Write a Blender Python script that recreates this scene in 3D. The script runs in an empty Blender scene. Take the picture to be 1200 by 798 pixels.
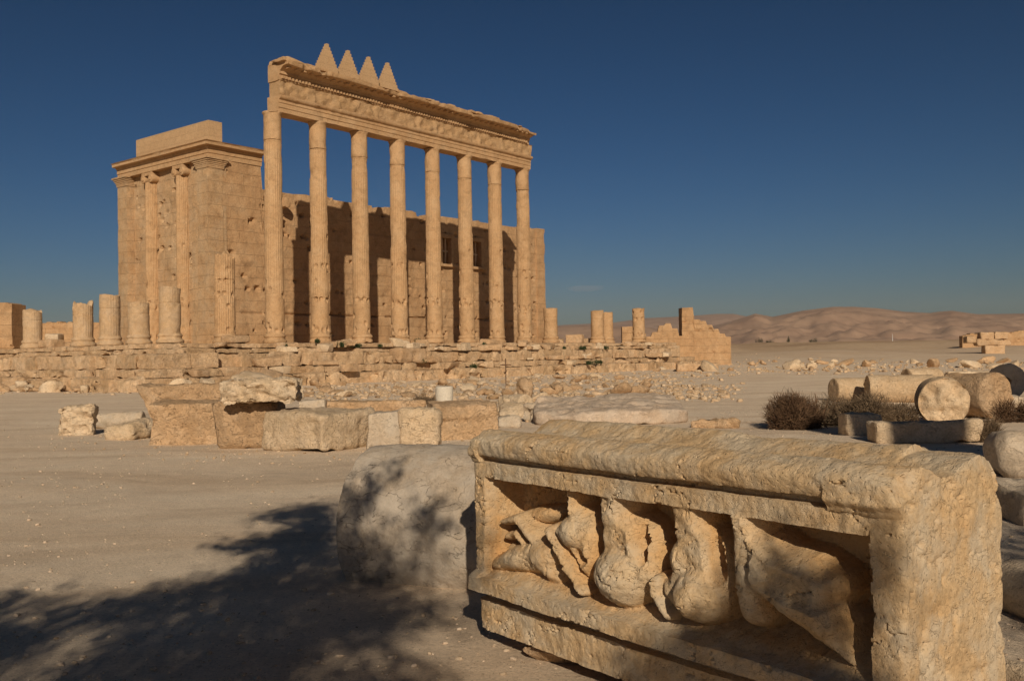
import bpy, math, random
import numpy as np
from math import radians, pi, sin, cos
from mathutils import Matrix, Vector

# ------------------------------------------------------------------ camera
EYE = np.array([0.0, 0.0, 1.7])
ROLL, PITCH, FOC = 0.0172, 0.0156, 1129.34        # focal length in pixels of a 1200 px wide frame
_F = np.array([0, cos(PITCH), sin(PITCH)]); _U0 = np.array([0, -sin(PITCH), cos(PITCH)]); _R0 = np.array([1.0, 0, 0])
_R = cos(ROLL)*_R0 - sin(ROLL)*_U0
_U = sin(ROLL)*_R0 + cos(ROLL)*_U0
def ray(px, py): return _F*FOC + _R*(px-600) + _U*(399-py)
def at(px, py, Y):
    d = ray(px, py); return EYE + d*(Y/d[1])
def gr(px, py, z=0.0):
    d = ray(px, py); return EYE + d*((z-EYE[2])/d[2])

scene = bpy.context.scene
COL = scene.collection
cd = bpy.data.cameras.new('camera'); cam = bpy.data.objects.new('camera', cd); COL.objects.link(cam)
m = Matrix.Identity(4)
for i in range(3):
    m[i][0] = _R[i]; m[i][1] = _U[i]; m[i][2] = -_F[i]; m[i][3] = EYE[i]
cam.matrix_world = m
cd.sensor_width = 36; cd.lens = FOC/1200*36; cd.clip_start = 0.05; cd.clip_end = 40000
scene.camera = cam

# ------------------------------------------------------------------ world, sun, exposure
SUN_ELEV, SUN_TURN = radians(25.5), radians(5.6)      # sun behind the camera, a little to its right
w = bpy.data.worlds.new('World'); scene.world = w; w.use_nodes = True
nt = w.node_tree; nt.nodes.clear()
sky = nt.nodes.new('ShaderNodeTexSky'); sky.sky_type = 'NISHITA'; sky.sun_disc = False
sky.sun_elevation = SUN_ELEV; sky.sun_rotation = pi - SUN_TURN
sky.altitude = 400; sky.air_density = 1.0; sky.dust_density = 1.0; sky.ozone_density = 2.5
# polarised-looking sky: the sky's own radiance, capped near the sun, with more contrast between zenith and horizon
cap = nt.nodes.new('ShaderNodeVectorMath'); cap.operation = 'MINIMUM'; cap.inputs[1].default_value = (8, 8, 8)
sep = nt.nodes.new('ShaderNodeSeparateXYZ'); cmb = nt.nodes.new('ShaderNodeCombineXYZ')
hsv = nt.nodes.new('ShaderNodeVectorMath'); hsv.operation = 'MULTIPLY'; hsv.inputs[1].default_value = (.038, .150, .130)
bg = nt.nodes.new('ShaderNodeBackground'); bg.inputs[1].default_value = 0.05
wo = nt.nodes.new('ShaderNodeOutputWorld')
nt.links.new(sky.outputs[0], cap.inputs[0]); nt.links.new(cap.outputs[0], sep.inputs[0])
for _i, _e in enumerate((2.3, 1.62, 1.80)):
    _p = nt.nodes.new('ShaderNodeMath'); _p.operation = 'POWER'; _p.inputs[1].default_value = _e; nt.links.new(sep.outputs[_i], _p.inputs[0]); nt.links.new(_p.outputs[0], cmb.inputs[_i])
nt.links.new(cmb.outputs[0], hsv.inputs[0]); nt.links.new(hsv.outputs[0], bg.inputs[0]); nt.links.new(bg.outputs[0], wo.inputs[0])
LDIR = Vector((-sin(SUN_TURN)*cos(SUN_ELEV), cos(SUN_TURN)*cos(SUN_ELEV), -sin(SUN_ELEV)))   # the way the light travels
sd = bpy.data.lights.new('sun', 'SUN'); sd.energy = 4.6; sd.angle = radians(0.53); sd.color = (1.0, 0.86, 0.68)
sun = bpy.data.objects.new('sun', sd); COL.objects.link(sun)
sun.rotation_euler = LDIR.to_track_quat('-Z', 'Y').to_euler()
vs = scene.view_settings
scene.display_settings.display_device = 'sRGB'
vs.view_transform = 'Standard'; vs.look = 'None'; vs.exposure = -0.2; vs.gamma = 1; vs.use_curve_mapping = False
scene.cycles.max_bounces = 6; scene.cycles.diffuse_bounces = 3; scene.cycles.volume_bounces = 0

# ------------------------------------------------------------------ numpy noise
def _hash(ix, iy, iz, s):
    h = (ix.astype(np.int64)*374761393 + iy.astype(np.int64)*668265263 + iz.astype(np.int64)*2147483647*3 + s*974634777) & 0xFFFFFFFF
    h = ((h ^ (h >> 13))*1274126177) & 0xFFFFFFFF
    h = ((h ^ (h >> 16))*2246822519) & 0xFFFFFFFF
    return ((h ^ (h >> 15)) & 0xFFFFFF)/float(0xFFFFFF)*2-1
def vnoise(P, s=0):
    P = np.asarray(P, float); I = np.floor(P); f = P-I; f = f*f*f*(f*(f*6-15)+10); I = I.astype(np.int64)
    x, y, z = I[:, 0], I[:, 1], I[:, 2]; r = 0
    for a in (0, 1):
        wa = f[:, 0] if a else 1-f[:, 0]
        for b in (0, 1):
            wb = f[:, 1] if b else 1-f[:, 1]
            for c in (0, 1):
                wc = f[:, 2] if c else 1-f[:, 2]
                r = r + wa*wb*wc*_hash(x+a, y+b, z+c, s)
    return r
def fbm(P, freq=1.0, oct=4, s=0, gain=0.5):
    P = np.asarray(P, float)*freq; r = 0; a = 1.0; t = 0
    for o in range(oct):
        r = r + a*vnoise(P+o*17.3, s+o); t += a; a *= gain; P = P*2.03
    return r/t*1.6
def sstep(a, b, x):
    t = np.clip((np.asarray(x, float)-a)/(b-a), 0, 1); return t*t*(3-2*t)

# ------------------------------------------------------------------ mesh helpers: a shape is (V array, list of faces)
def join(parts):
    V = []; Fc = []; n = 0
    for v, f in parts:
        V.append(np.asarray(v, float)); Fc += [tuple(int(i)+n for i in q) for q in f]; n += len(v)
    return np.concatenate(V), Fc
def vnorm(V, Fc):
    N = np.zeros_like(V); Q = np.array([q for q in Fc if len(q) == 4]); T = np.array([q for q in Fc if len(q) == 3])
    if len(Q):
        c = np.cross(V[Q[:, 2]]-V[Q[:, 0]], V[Q[:, 3]]-V[Q[:, 1]])
        for k in range(4): np.add.at(N, Q[:, k], c)
    if len(T):
        c = np.cross(V[T[:, 1]]-V[T[:, 0]], V[T[:, 2]]-V[T[:, 0]])
        for k in range(3): np.add.at(N, T[:, k], c)
    L = np.linalg.norm(N, axis=1, keepdims=True); L[L == 0] = 1
    return N/L
def to_mesh(name, shape, mat, smooth=True):
    V, Fc = shape
    me = bpy.data.meshes.new(name); me.from_pydata([tuple(p) for p in np.asarray(V).tolist()], [], Fc); me.update()
    if smooth:
        me.polygons.foreach_set('use_smooth', [True]*len(me.polygons)); me.set_sharp_from_angle(angle=radians(48))
    for q in (mat if isinstance(mat, (list, tuple)) else [mat]): me.materials.append(q)
    return me
def put(name, shape, mat, parent=None, loc=(0, 0, 0), rot=(0, 0, 0), smooth=True, label=None, cat=None, group=None, kind=None):
    me = shape if isinstance(shape, bpy.types.Mesh) else to_mesh(name, shape, mat, smooth)
    o = bpy.data.objects.new(name, me); COL.objects.link(o)
    if parent: o.parent = parent
    o.location = tuple(float(c) for c in loc); o.rotation_euler = rot
    tag(o, label, cat, group, kind); return o
def tag(o, label=None, cat=None, group=None, kind=None):
    if label: o['label'] = label
    if cat: o['category'] = cat
    if group: o['group'] = group
    if kind or cat: o['kind'] = kind or 'thing'
def thing(name, label, cat, loc=(0, 0, 0), rot=(0, 0, 0), group=None):
    o = bpy.data.objects.new(name, None); o.empty_display_size = 0.2; COL.objects.link(o)
    o.location = tuple(float(c) for c in loc); o.rotation_euler = rot; tag(o, label, cat, group); return o

def grid(nu, nv, fn, closed_u=False):
    """fn(U,V arrays 0..1)->(x,y,z) ; rows v, columns u"""
    u = np.linspace(0, 1, nu+1); v = np.linspace(0, 1, nv+1)
    if closed_u: u = u[:-1]
    UU, VV = np.meshgrid(u, v); P = np.stack([np.broadcast_to(a, UU.shape).ravel() for a in fn(UU, VV)], 1)
    n = len(u); Fc = []
    for j in range(nv):
        for i in range(nu):
            a = j*n+i; b = j*n+(i+1) % n if closed_u else a+1
            Fc.append((a, b, b+n, a+n))
    return P, Fc
def rbox(lx, ly, lz, res=0.2, r=0.06):
    """box on z 0..lz, centred in x,y, rounded edges, evenly meshed"""
    h = np.array([lx, ly, lz])/2; r = min(r, h.min()*0.95)
    n = [max(2, min(60, int(round(L/res)))) for L in (lx, ly, lz)]
    key = {}; V = []; Fc = []
    def vid(k):
        if k not in key:
            key[k] = len(V); V.append([(-1+2*k[a]/n[a])*h[a] for a in range(3)])
        return key[k]
    for ax in range(3):
        b, c = (ax+1) % 3, (ax+2) % 3
        for side in (0, n[ax]):
            for i in range(n[b]):
                for j in range(n[c]):
                    q = []
                    for di, dj in ((0, 0), (1, 0), (1, 1), (0, 1)):
                        k = [0, 0, 0]; k[ax] = side; k[b] = i+di; k[c] = j+dj; q.append(vid(tuple(k)))
                    Fc.append(tuple(q) if side else tuple(q[::-1]))
    V = np.array(V); inner = np.clip(V, -(h-r), h-r); d = V-inner
    # pull the rings next to the border in so that the rounding has something to bend
    L = np.linalg.norm(d, axis=1, keepdims=True); L[L < 1e-9] = 1
    V = np.where(np.linalg.norm(d, axis=1, keepdims=True) > 1e-9, inner+d/L*r, V)
    V[:, 2] += h[2]
    return V, Fc
def weather(shape, amp=0.03, freq=1.5, seed=0, oct=4, chip=0.0, gain=0.5):
    V, Fc = shape; V = np.array(V, float); N = vnorm(V, Fc); P = V+seed*7.77
    d = fbm(P, freq, oct, seed, gain)*amp
    if chip:
        c = fbm(P, freq*0.8, 3, seed+50); d = d-chip*sstep(0.25, 0.75, c)
    return V+N*d[:, None], Fc
def warp(shape, k, seed):
    V, Fc = shape; V = np.array(V, float); lo, hi = V.min(0), V.max(0); t = (V-lo)/(hi-lo); rs = np.random.RandomState(seed); m_ = min(hi-lo)
    for c in range(8):
        b = [(c >> i) & 1 for i in range(3)]; w_ = np.prod([t[:, i] if b[i] else 1-t[:, i] for i in range(3)], 0); d = rs.uniform(-1, 1, 3)*k*m_*2
        if not b[2]: d[2] = 0
        V = V+w_[:, None]*d
    return V, Fc
def move(shape, t=(0, 0, 0), rz=0, rx=0, ry=0, s=(1, 1, 1)):
    V, Fc = shape; V = np.array(V)*np.array(s)
    M = (Matrix.Rotation(rz, 3, 'Z') @ Matrix.Rotation(ry, 3, 'Y') @ Matrix.Rotation(rx, 3, 'X'))
    return V @ np.array(M).T + np.array(t, float), Fc
def lathe(prof, nseg=48, rfun=None):
    """prof [(z,r)...] bottom to top; closed with end fans. rfun(theta,z)->multiplier offset added to r"""
    Z = np.array([p[0] for p in prof]); Rr = np.array([p[1] for p in prof])
    th = np.linspace(0, 2*pi, nseg, endpoint=False); TT, ZZ = np.meshgrid(th, Z); RR = np.repeat(Rr[:, None], nseg, 1)
    if rfun is not None: RR = np.maximum(RR+rfun(TT, ZZ, RR), 0.0005)
    P = np.stack([(RR*np.cos(TT)).ravel(), (RR*np.sin(TT)).ravel(), ZZ.ravel()], 1); Fc = []
    for j in range(len(Z)-1):
        for i in range(nseg):
            a = j*nseg+i; b = j*nseg+(i+1) % nseg; Fc.append((a, b, b+nseg, a+nseg))
    Fc.append(tuple(range(nseg))[::-1]); Fc.append(tuple(range((len(Z)-1)*nseg, len(Z)*nseg)))
    return P, Fc
def drum(r, L, nseg=48, res=0.08, edge=0.03, r2=None):
    """solid drum standing on z=0 with meshed ends"""
    r2 = r if r2 is None else r2; prof = []
    k = max(3, int(r/res))
    for i in range(k): prof.append((0, 0.01+(r-edge-0.01)*i/k))
    prof += [(0, r-edge), (edge*.35, r-edge*.3), (edge, r)]
    n = max(2, int((L-2*edge)/res))
    for i in range(1, n): t = i/n; prof.append((edge+(L-2*edge)*t, r+(r2-r)*t))
    prof += [(L-edge, r2), (L-edge*.35, r2-edge*.3), (L, r2-edge)]
    for i in range(k-1, -1, -1): prof.append((L, 0.01+(r2-edge-0.01)*i/k))
    return lathe(prof, nseg)

# ------------------------------------------------------------------ materials
def N(nt, t, **kw):
    n = nt.nodes.new(t)
    for k, v in kw.items():
        if hasattr(n, k) and k not in n.inputs: setattr(n, k, v)
        else: n.inputs[k].default_value = v
    return n
def ramp(nt, src, stops):
    r = nt.nodes.new('ShaderNodeValToRGB'); e = r.color_ramp.elements
    while len(e) > 1: e.remove(e[-1])
    e[0].position = stops[0][0]; e[0].color = (*stops[0][1], 1)
    for p, c in stops[1:]:
        x = e.new(p); x.color = (*c, 1)
    nt.links.new(src, r.inputs[0]); return r.outputs[0]
def mixc(nt, fac, a, b, mode='MIX'):
    n = nt.nodes.new('ShaderNodeMix'); n.data_type = 'RGBA'; n.blend_type = mode
    for s, v in ((n.inputs[0], fac), (n.inputs[6], a), (n.inputs[7], b)):
        if hasattr(v, 'is_linked'): nt.links.new(v, s)
        else: s.default_value = v if isinstance(v, float) else (*v, 1)
    return n.outputs[2]
def g3(v): return (v, v, v)
def stone_mat(name, c1, c2, c3, sc=1.0, bump=0.03, crack=0.5, pit=0.6, dark=0.5, blocks=None, vary=0.2, fine=1.0, island=0.0, grey=None, greyamt=0.0):
    """weathered limestone: three mottled tones, darker pits, cracks; optional masonry joints (course height, block length)"""
    m = bpy.data.materials.new(name); m.use_nodes = True; nt = m.node_tree; L = nt.links
    b = nt.nodes['Principled BSDF']; b.inputs['Roughness'].default_value = 0.92; b.inputs['Specular IOR Level'].default_value = 0.15
    tc = nt.nodes.new('ShaderNodeTexCoord'); oi = nt.nodes.new('ShaderNodeObjectInfo')
    off = N(nt, 'ShaderNodeVectorMath', operation='SCALE'); off.inputs[0].default_value = (91.7, 37.1, 53.3); L.new(oi.outputs['Random'], off.inputs['Scale'])
    co = N(nt, 'ShaderNodeVectorMath', operation='ADD'); L.new(tc.outputs['Object'], co.inputs[0]); L.new(off.outputs[0], co.inputs[1])
    C = co.outputs[0]
    def noise(scale, det=6.0, rough=0.6, dist=0.0):
        n = N(nt, 'ShaderNodeTexNoise', Scale=scale*sc, Detail=det, Roughness=rough, Distortion=dist); L.new(C, n.inputs['Vector']); return n.outputs[0]
    n1 = noise(0.9, 5, 0.6, 0.3); n2 = noise(5.0, 8, 0.65); n3 = noise(22.0, 8, 0.7); n4 = noise(2.3, 6, 0.7, 0.8)
    col = ramp(nt, n1, [(0.32, c1), (0.5, c2), (0.68, c3)])
    col = mixc(nt, 0.45, col, ramp(nt, n2, [(0.3, c1), (0.5, c2), (0.72, c3)]))
    col = mixc(nt, 1.0, col, ramp(nt, n3, [(0.3, g3(0.74)), (0.5, g3(1.0)), (0.7, g3(1.16))]), 'MULTIPLY')
    if dark: col = mixc(nt, 1.0, col, ramp(nt, n4, [(0.36, g3(1-dark*0.45)), (0.52, g3(1.0))]), 'MULTIPLY')
    if grey:
        gf = ramp(nt, noise(1.6, 7, 0.65, 0.4), [(0.42, g3(0)), (0.6, g3(greyamt))])
        col = mixc(nt, gf, col, grey)
    # pits
    vo = N(nt, 'ShaderNodeTexVoronoi', feature='F1', Scale=13.0*sc*fine); 
    dv = N(nt, 'ShaderNodeVectorMath', operation='SCALE'); dv.inputs['Scale'].default_value = 0.22/sc
    nc = N(nt, 'ShaderNodeTexNoise', Scale=5.0*sc, Detail=3.0); L.new(C, nc.inputs['Vector']); L.new(nc.outputs['Color'], dv.inputs[0])
    av = N(nt, 'ShaderNodeVectorMath', operation='ADD'); L.new(C, av.inputs[0]); L.new(dv.outputs[0], av.inputs[1])
    L.new(av.outputs[0], vo.inputs['Vector'])
    pitm = ramp(nt, vo.outputs['Distance'], [(0.05, g3(0)), (0.3, g3(1))])
    # cracks
    cmap = N(nt, 'ShaderNodeMapping'); cmap.inputs['Scale'].default_value = (1, 1, 1.6); L.new(C, cmap.inputs['Vector'])
    vc = N(nt, 'ShaderNodeTexNoise', Scale=2.6*sc*fine, Detail=5.0, Roughness=0.55, Distortion=0.5); L.new(cmap.outputs[0], vc.inputs['Vector'])
    sb = N(nt, 'ShaderNodeMath', operation='SUBTRACT'); L.new(vc.outputs[0], sb.inputs[0]); sb.inputs[1].default_value = 0.5
    ab = N(nt, 'ShaderNodeMath', operation='ABSOLUTE'); L.new(sb.outputs[0], ab.inputs[0])
    crk = ramp(nt, ab.outputs[0], [(0.0, g3(0)), (0.011, g3(1))])
    col = mixc(nt, float(0.5*pit), col, mixc(nt, 1.0, col, ramp(nt, vo.outputs['Distance'], [(0.02, g3(0.55)), (0.22, g3(1.0))]), 'MULTIPLY'))
    H = N(nt, 'ShaderNodeMath', operation='MULTIPLY'); L.new(n2, H.inputs[0]); H.inputs[1].default_value = 1.0
    def addh(src, k):
        a = N(nt, 'ShaderNodeMath', operation='MULTIPLY_ADD'); L.new(src, a.inputs[0]); a.inputs[1].default_value = k; L.new(addh.cur, a.inputs[2]); addh.cur = a.outputs[0]
    addh.cur = H.outputs[0]
    addh(n3, 0.45); addh(pitm, 0.35*pit); addh(noise(60.0*fine, 4, 0.7), 0.2)
    cm = N(nt, 'ShaderNodeMath', operation='MULTIPLY'); L.new(crk, cm.inputs[0]); L.new(ramp(nt, n4, [(0.45, g3(0)), (0.6, g3(1))]), cm.inputs[1])
    inv = N(nt, 'ShaderNodeMath', operation='SUBTRACT'); inv.inputs[0].default_value = 1; L.new(crk, inv.inputs[1])
    cf = N(nt, 'ShaderNodeMath', operation='MULTIPLY'); L.new(inv.outputs[0], cf.inputs[0]); L.new(ramp(nt, n4, [(0.42, g3(0)), (0.58, g3(1))]), cf.inputs[1])
    addh(cf.outputs[0], -0.5*crack)
    if crack: col = mixc(nt, 1.0, col, mixc(nt, cf.outputs[0], g3(1.0), g3(1-0.45*crack)), 'MULTIPLY')
    if blocks:
        sp = N(nt, 'ShaderNodeSeparateXYZ'); L.new(tc.outputs['Object'], sp.inputs[0])
        ad = N(nt, 'ShaderNodeMath', operation='ADD'); L.new(sp.outputs[0], ad.inputs[0]); L.new(sp.outputs[1], ad.inputs[1])
        cb = N(nt, 'ShaderNodeCombineXYZ'); L.new(ad.outputs[0], cb.inputs[0]); L.new(sp.outputs[2], cb.inputs[1])
        wob = N(nt, 'ShaderNodeVectorMath', operation='SCALE'); wob.inputs['Scale'].default_value = 0.10; L.new(nc.outputs['Color'], wob.inputs[0])
        cb2 = N(nt, 'ShaderNodeVectorMath', operation='ADD'); L.new(cb.outputs[0], cb2.inputs[0]); L.new(wob.outputs[0], cb2.inputs[1])
        br = N(nt, 'ShaderNodeTexBrick', Scale=1.0); br.offset = 0.43; br.squash = 1.35; br.squash_frequency = 3
        br.inputs['Mortar Size'].default_value = 0.018; br.inputs['Mortar Smooth'].default_value = 0.4
        br.inputs['Brick Width'].default_value = blocks[1]; br.inputs['Row Height'].default_value = blocks[0]
        br.inputs['Color1'].default_value = (*g3(0.93), 1); br.inputs['Color2'].default_value = (*g3(1.07), 1); br.inputs['Mortar'].default_value = (*g3(0.62), 1)
        L.new(cb2.outputs[0], br.inputs['Vector'])
        col = mixc(nt, ramp(nt, n4, [(0.38, g3(.1)), (0.66, g3(.8))]), col, mixc(nt, 1.0, col, br.outputs['Color'], 'MULTIPLY'))
        addh(br.outputs['Fac'], -0.3)
    if vary:
        r = N(nt, 'ShaderNodeMath', operation='MULTIPLY_ADD'); L.new(oi.outputs['Random'], r.inputs[0]); r.inputs[1].default_value = vary; r.inputs[2].default_value = 1-vary/2
        col = mixc(nt, 1.0, col, r.outputs[0], 'MULTIPLY')
    if island:
        ge = nt.nodes.new('ShaderNodeNewGeometry')
        col = mixc(nt, 1.0, col, ramp(nt, ge.outputs['Random Per Island'], [(0.0, (1-island, 1-island*1.1, 1-island*1.3)), (0.5, g3(1.0)), (1.0, (1+island*.5, 1+island*.65, 1+island*.9))]), 'MULTIPLY')
    L.new(col, b.inputs['Base Color'])
    bp = N(nt, 'ShaderNodeBump', Strength=1.0, Distance=bump); L.new(addh.cur, bp.inputs['Height']); L.new(bp.outputs[0], b.inputs['Normal'])
    return m
def plain_mat(name, c1, c2, sc=5.0, rough=0.9, bump=0.0):
    m = bpy.data.materials.new(name); m.use_nodes = True; nt = m.node_tree; b = nt.nodes['Principled BSDF']
    b.inputs['Roughness'].default_value = rough; b.inputs['Specular IOR Level'].default_value = 0.15
    tc = nt.nodes.new('ShaderNodeTexCoord'); n = N(nt, 'ShaderNodeTexNoise', Scale=sc, Detail=5.0); nt.links.new(tc.outputs['Object'], n.inputs['Vector'])
    nt.links.new(ramp(nt, n.outputs[0], [(0.35, c1), (0.65, c2)]), b.inputs['Base Color'])
    if bump:
        bp = N(nt, 'ShaderNodeBump', Strength=1.0, Distance=bump); nt.links.new(n.outputs[0], bp.inputs['Height']); nt.links.new(bp.outputs[0], b.inputs['Normal'])
    return m
M_col = stone_mat('golden_limestone', (.43, .255, .125), (.50, .315, .165), (.54, .365, .21), sc=0.7, bump=0.05, crack=0.2, pit=0.3, dark=0.45, vary=0.06)
M_wall = stone_mat('golden_limestone_masonry', (.41, .24, .12), (.47, .29, .15), (.51, .345, .20), sc=0.45, bump=0.07, crack=0.15, pit=0.45, dark=0.5, blocks=(0.92, 2.1), vary=0.05)
M_facade = stone_mat('grey_gold_masonry', (.45, .27, .135), (.50, .32, .17), (.51, .365, .22), sc=0.4, bump=0.07, crack=0.2, pit=0.4, dark=0.5, blocks=(0.92, 1.7), vary=0.04, grey=(.45, .36, .25), greyamt=0.25)
M_plain = stone_mat('restored_smooth_masonry', (.46, .295, .155), (.49, .32, .175), (.52, .35, .20), sc=0.5, bump=0.02, crack=0.0, pit=0.1, dark=0.1, blocks=(0.55, 1.3), vary=0.0)
M_carved = stone_mat('carved_frieze_limestone', (.47, .29, .14), (.54, .345, .18), (.57, .385, .22), sc=1.6, bump=0.09, crack=0.3, pit=0.5, dark=0.3, vary=0.04)
M_rough = stone_mat('rough_orange_limestone', (.49, .31, .165), (.56, .37, .21), (.62, .45, .29), sc=1.1, bump=0.08, crack=0.6, pit=0.7, dark=0.6, vary=0.2)
M_step = stone_mat('platform_limestone', (.55, .355, .19), (.63, .43, .25), (.67, .50, .325), sc=0.9, bump=0.08, crack=0.6, pit=0.8, dark=0.8, vary=0.0, island=0.16)
M_pale = stone_mat('pale_limestone', (.58, .42, .25), (.66, .50, .33), (.70, .57, .41), sc=1.2, bump=0.06, crack=0.5, pit=0.6, dark=0.5, vary=0.15)
M_greyst = stone_mat('grey_weathered_limestone', (.47, .36, .24), (.53, .42, .30), (.57, .47, .35), sc=1.4, bump=0.03, crack=0.6, pit=0.5, dark=0.5, vary=0.1, grey=(.47, .41, .33), greyamt=0.5)
M_stump = stone_mat('greyish_golden_limestone', (.48, .305, .16), (.54, .365, .205), (.57, .41, .26), sc=0.8, bump=0.05, crack=0.3, pit=0.4, dark=0.5, vary=0.08, grey=(.48, .38, .27), greyamt=0.3)
M_slab = stone_mat('pinkish_grey_limestone', (.50, .37, .255), (.57, .44, .32), (.60, .48, .37), sc=1.4, bump=0.03, crack=0.6, pit=0.5, dark=0.5, vary=0.0, grey=(.50, .43, .35), greyamt=0.4)
M_warm = stone_mat('warm_pale_limestone', (.52, .35, .195), (.59, .425, .26), (.63, .49, .33), sc=1.1, bump=0.045, crack=0.5, pit=0.7, dark=0.5, vary=0.12)
M_white = stone_mat('whitish_limestone', (.58, .51, .40), (.64, .57, .46), (.68, .62, .51), sc=1.5, bump=0.02, crack=0.3, pit=0.3, dark=0.3, vary=0.05)
M_near = stone_mat('carved_block_limestone', (.53, .335, .16), (.58, .405, .225), (.59, .45, .28), sc=2.4, bump=0.014, crack=0.35, pit=0.8, dark=0.4, vary=0.0, fine=1.5, grey=(.53, .46, .35), greyamt=0.65)
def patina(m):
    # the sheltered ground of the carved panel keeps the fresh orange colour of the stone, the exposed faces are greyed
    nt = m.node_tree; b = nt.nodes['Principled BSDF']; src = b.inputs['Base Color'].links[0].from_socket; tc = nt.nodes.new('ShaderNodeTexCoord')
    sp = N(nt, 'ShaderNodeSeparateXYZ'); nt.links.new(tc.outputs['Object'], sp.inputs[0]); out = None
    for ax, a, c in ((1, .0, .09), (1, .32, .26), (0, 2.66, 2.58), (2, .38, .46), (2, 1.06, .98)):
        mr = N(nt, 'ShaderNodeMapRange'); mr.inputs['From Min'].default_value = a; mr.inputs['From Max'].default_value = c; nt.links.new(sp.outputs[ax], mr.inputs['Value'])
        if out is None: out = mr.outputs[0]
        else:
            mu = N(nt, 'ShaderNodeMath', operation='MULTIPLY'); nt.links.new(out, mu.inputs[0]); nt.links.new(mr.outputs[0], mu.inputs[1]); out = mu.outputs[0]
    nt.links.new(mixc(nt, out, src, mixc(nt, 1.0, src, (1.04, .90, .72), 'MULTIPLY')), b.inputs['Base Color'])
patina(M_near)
M_drum = stone_mat('grey_drum_limestone', (.40, .31, .215), (.44, .355, .265), (.475, .40, .315), sc=2.2, bump=0.012, crack=0.9, pit=0.3, dark=0.35, vary=0.0, fine=0.8, grey=(.45, .395, .325), greyamt=0.6)

# ------------------------------------------------------------------ the ground
def ground_z(x, y):
    x = np.asarray(x, float); y = np.asarray(y, float)
    z = 3.6*sstep(128, 262, y) + 2.6*sstep(262, 620, y)
    und = fbm(np.stack([x*0.05, y*0.05, 0*x], -1).reshape(-1, 3), 1, 3, 4).reshape(x.shape)
    z = z + und*0.6*sstep(90, 200, y)*(1+sstep(250, 600, y)*.3)
    near = fbm(np.stack([x*0.6, y*0.6, 0*x], -1).reshape(-1, 3), 1, 4, 8).reshape(x.shape)
    return z + near*0.03
def gz(x, y): return float(ground_z(np.array([x]), np.array([y]))[0])
def make_ground():
    ys = [-60, -45, -32, -22, -15, -10, -6, -3, -1]; y = 0.5
    while y < 14000: ys.append(y); y += max(0.07, 0.016*y) if y < 40 else 0.03*y
    ys = np.array(ys); nu = 260; u = np.linspace(-1, 1, nu+1); u = np.sign(u)*np.abs(u)**1.25
    X = []; Y = []
    for yy in ys:
        half = 45+1.0*max(yy, 0); X.append(u*half if yy > 60 else np.interp(u, [-1, -.55, .55, 1], [-half, -(3+.62*max(yy, 0)), 3+.62*max(yy, 0), half])); Y.append(np.full(nu+1, yy))
    X = np.array(X); Y = np.array(Y); Z = ground_z(X, Y)
    n = nu+1; Fc = [(j*n+i, j*n+i+1, (j+1)*n+i+1, (j+1)*n+i) for j in range(len(ys)-1) for i in range(nu)]
    return np.stack([X.ravel(), Y.ravel(), Z.ravel()], 1), Fc
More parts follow.
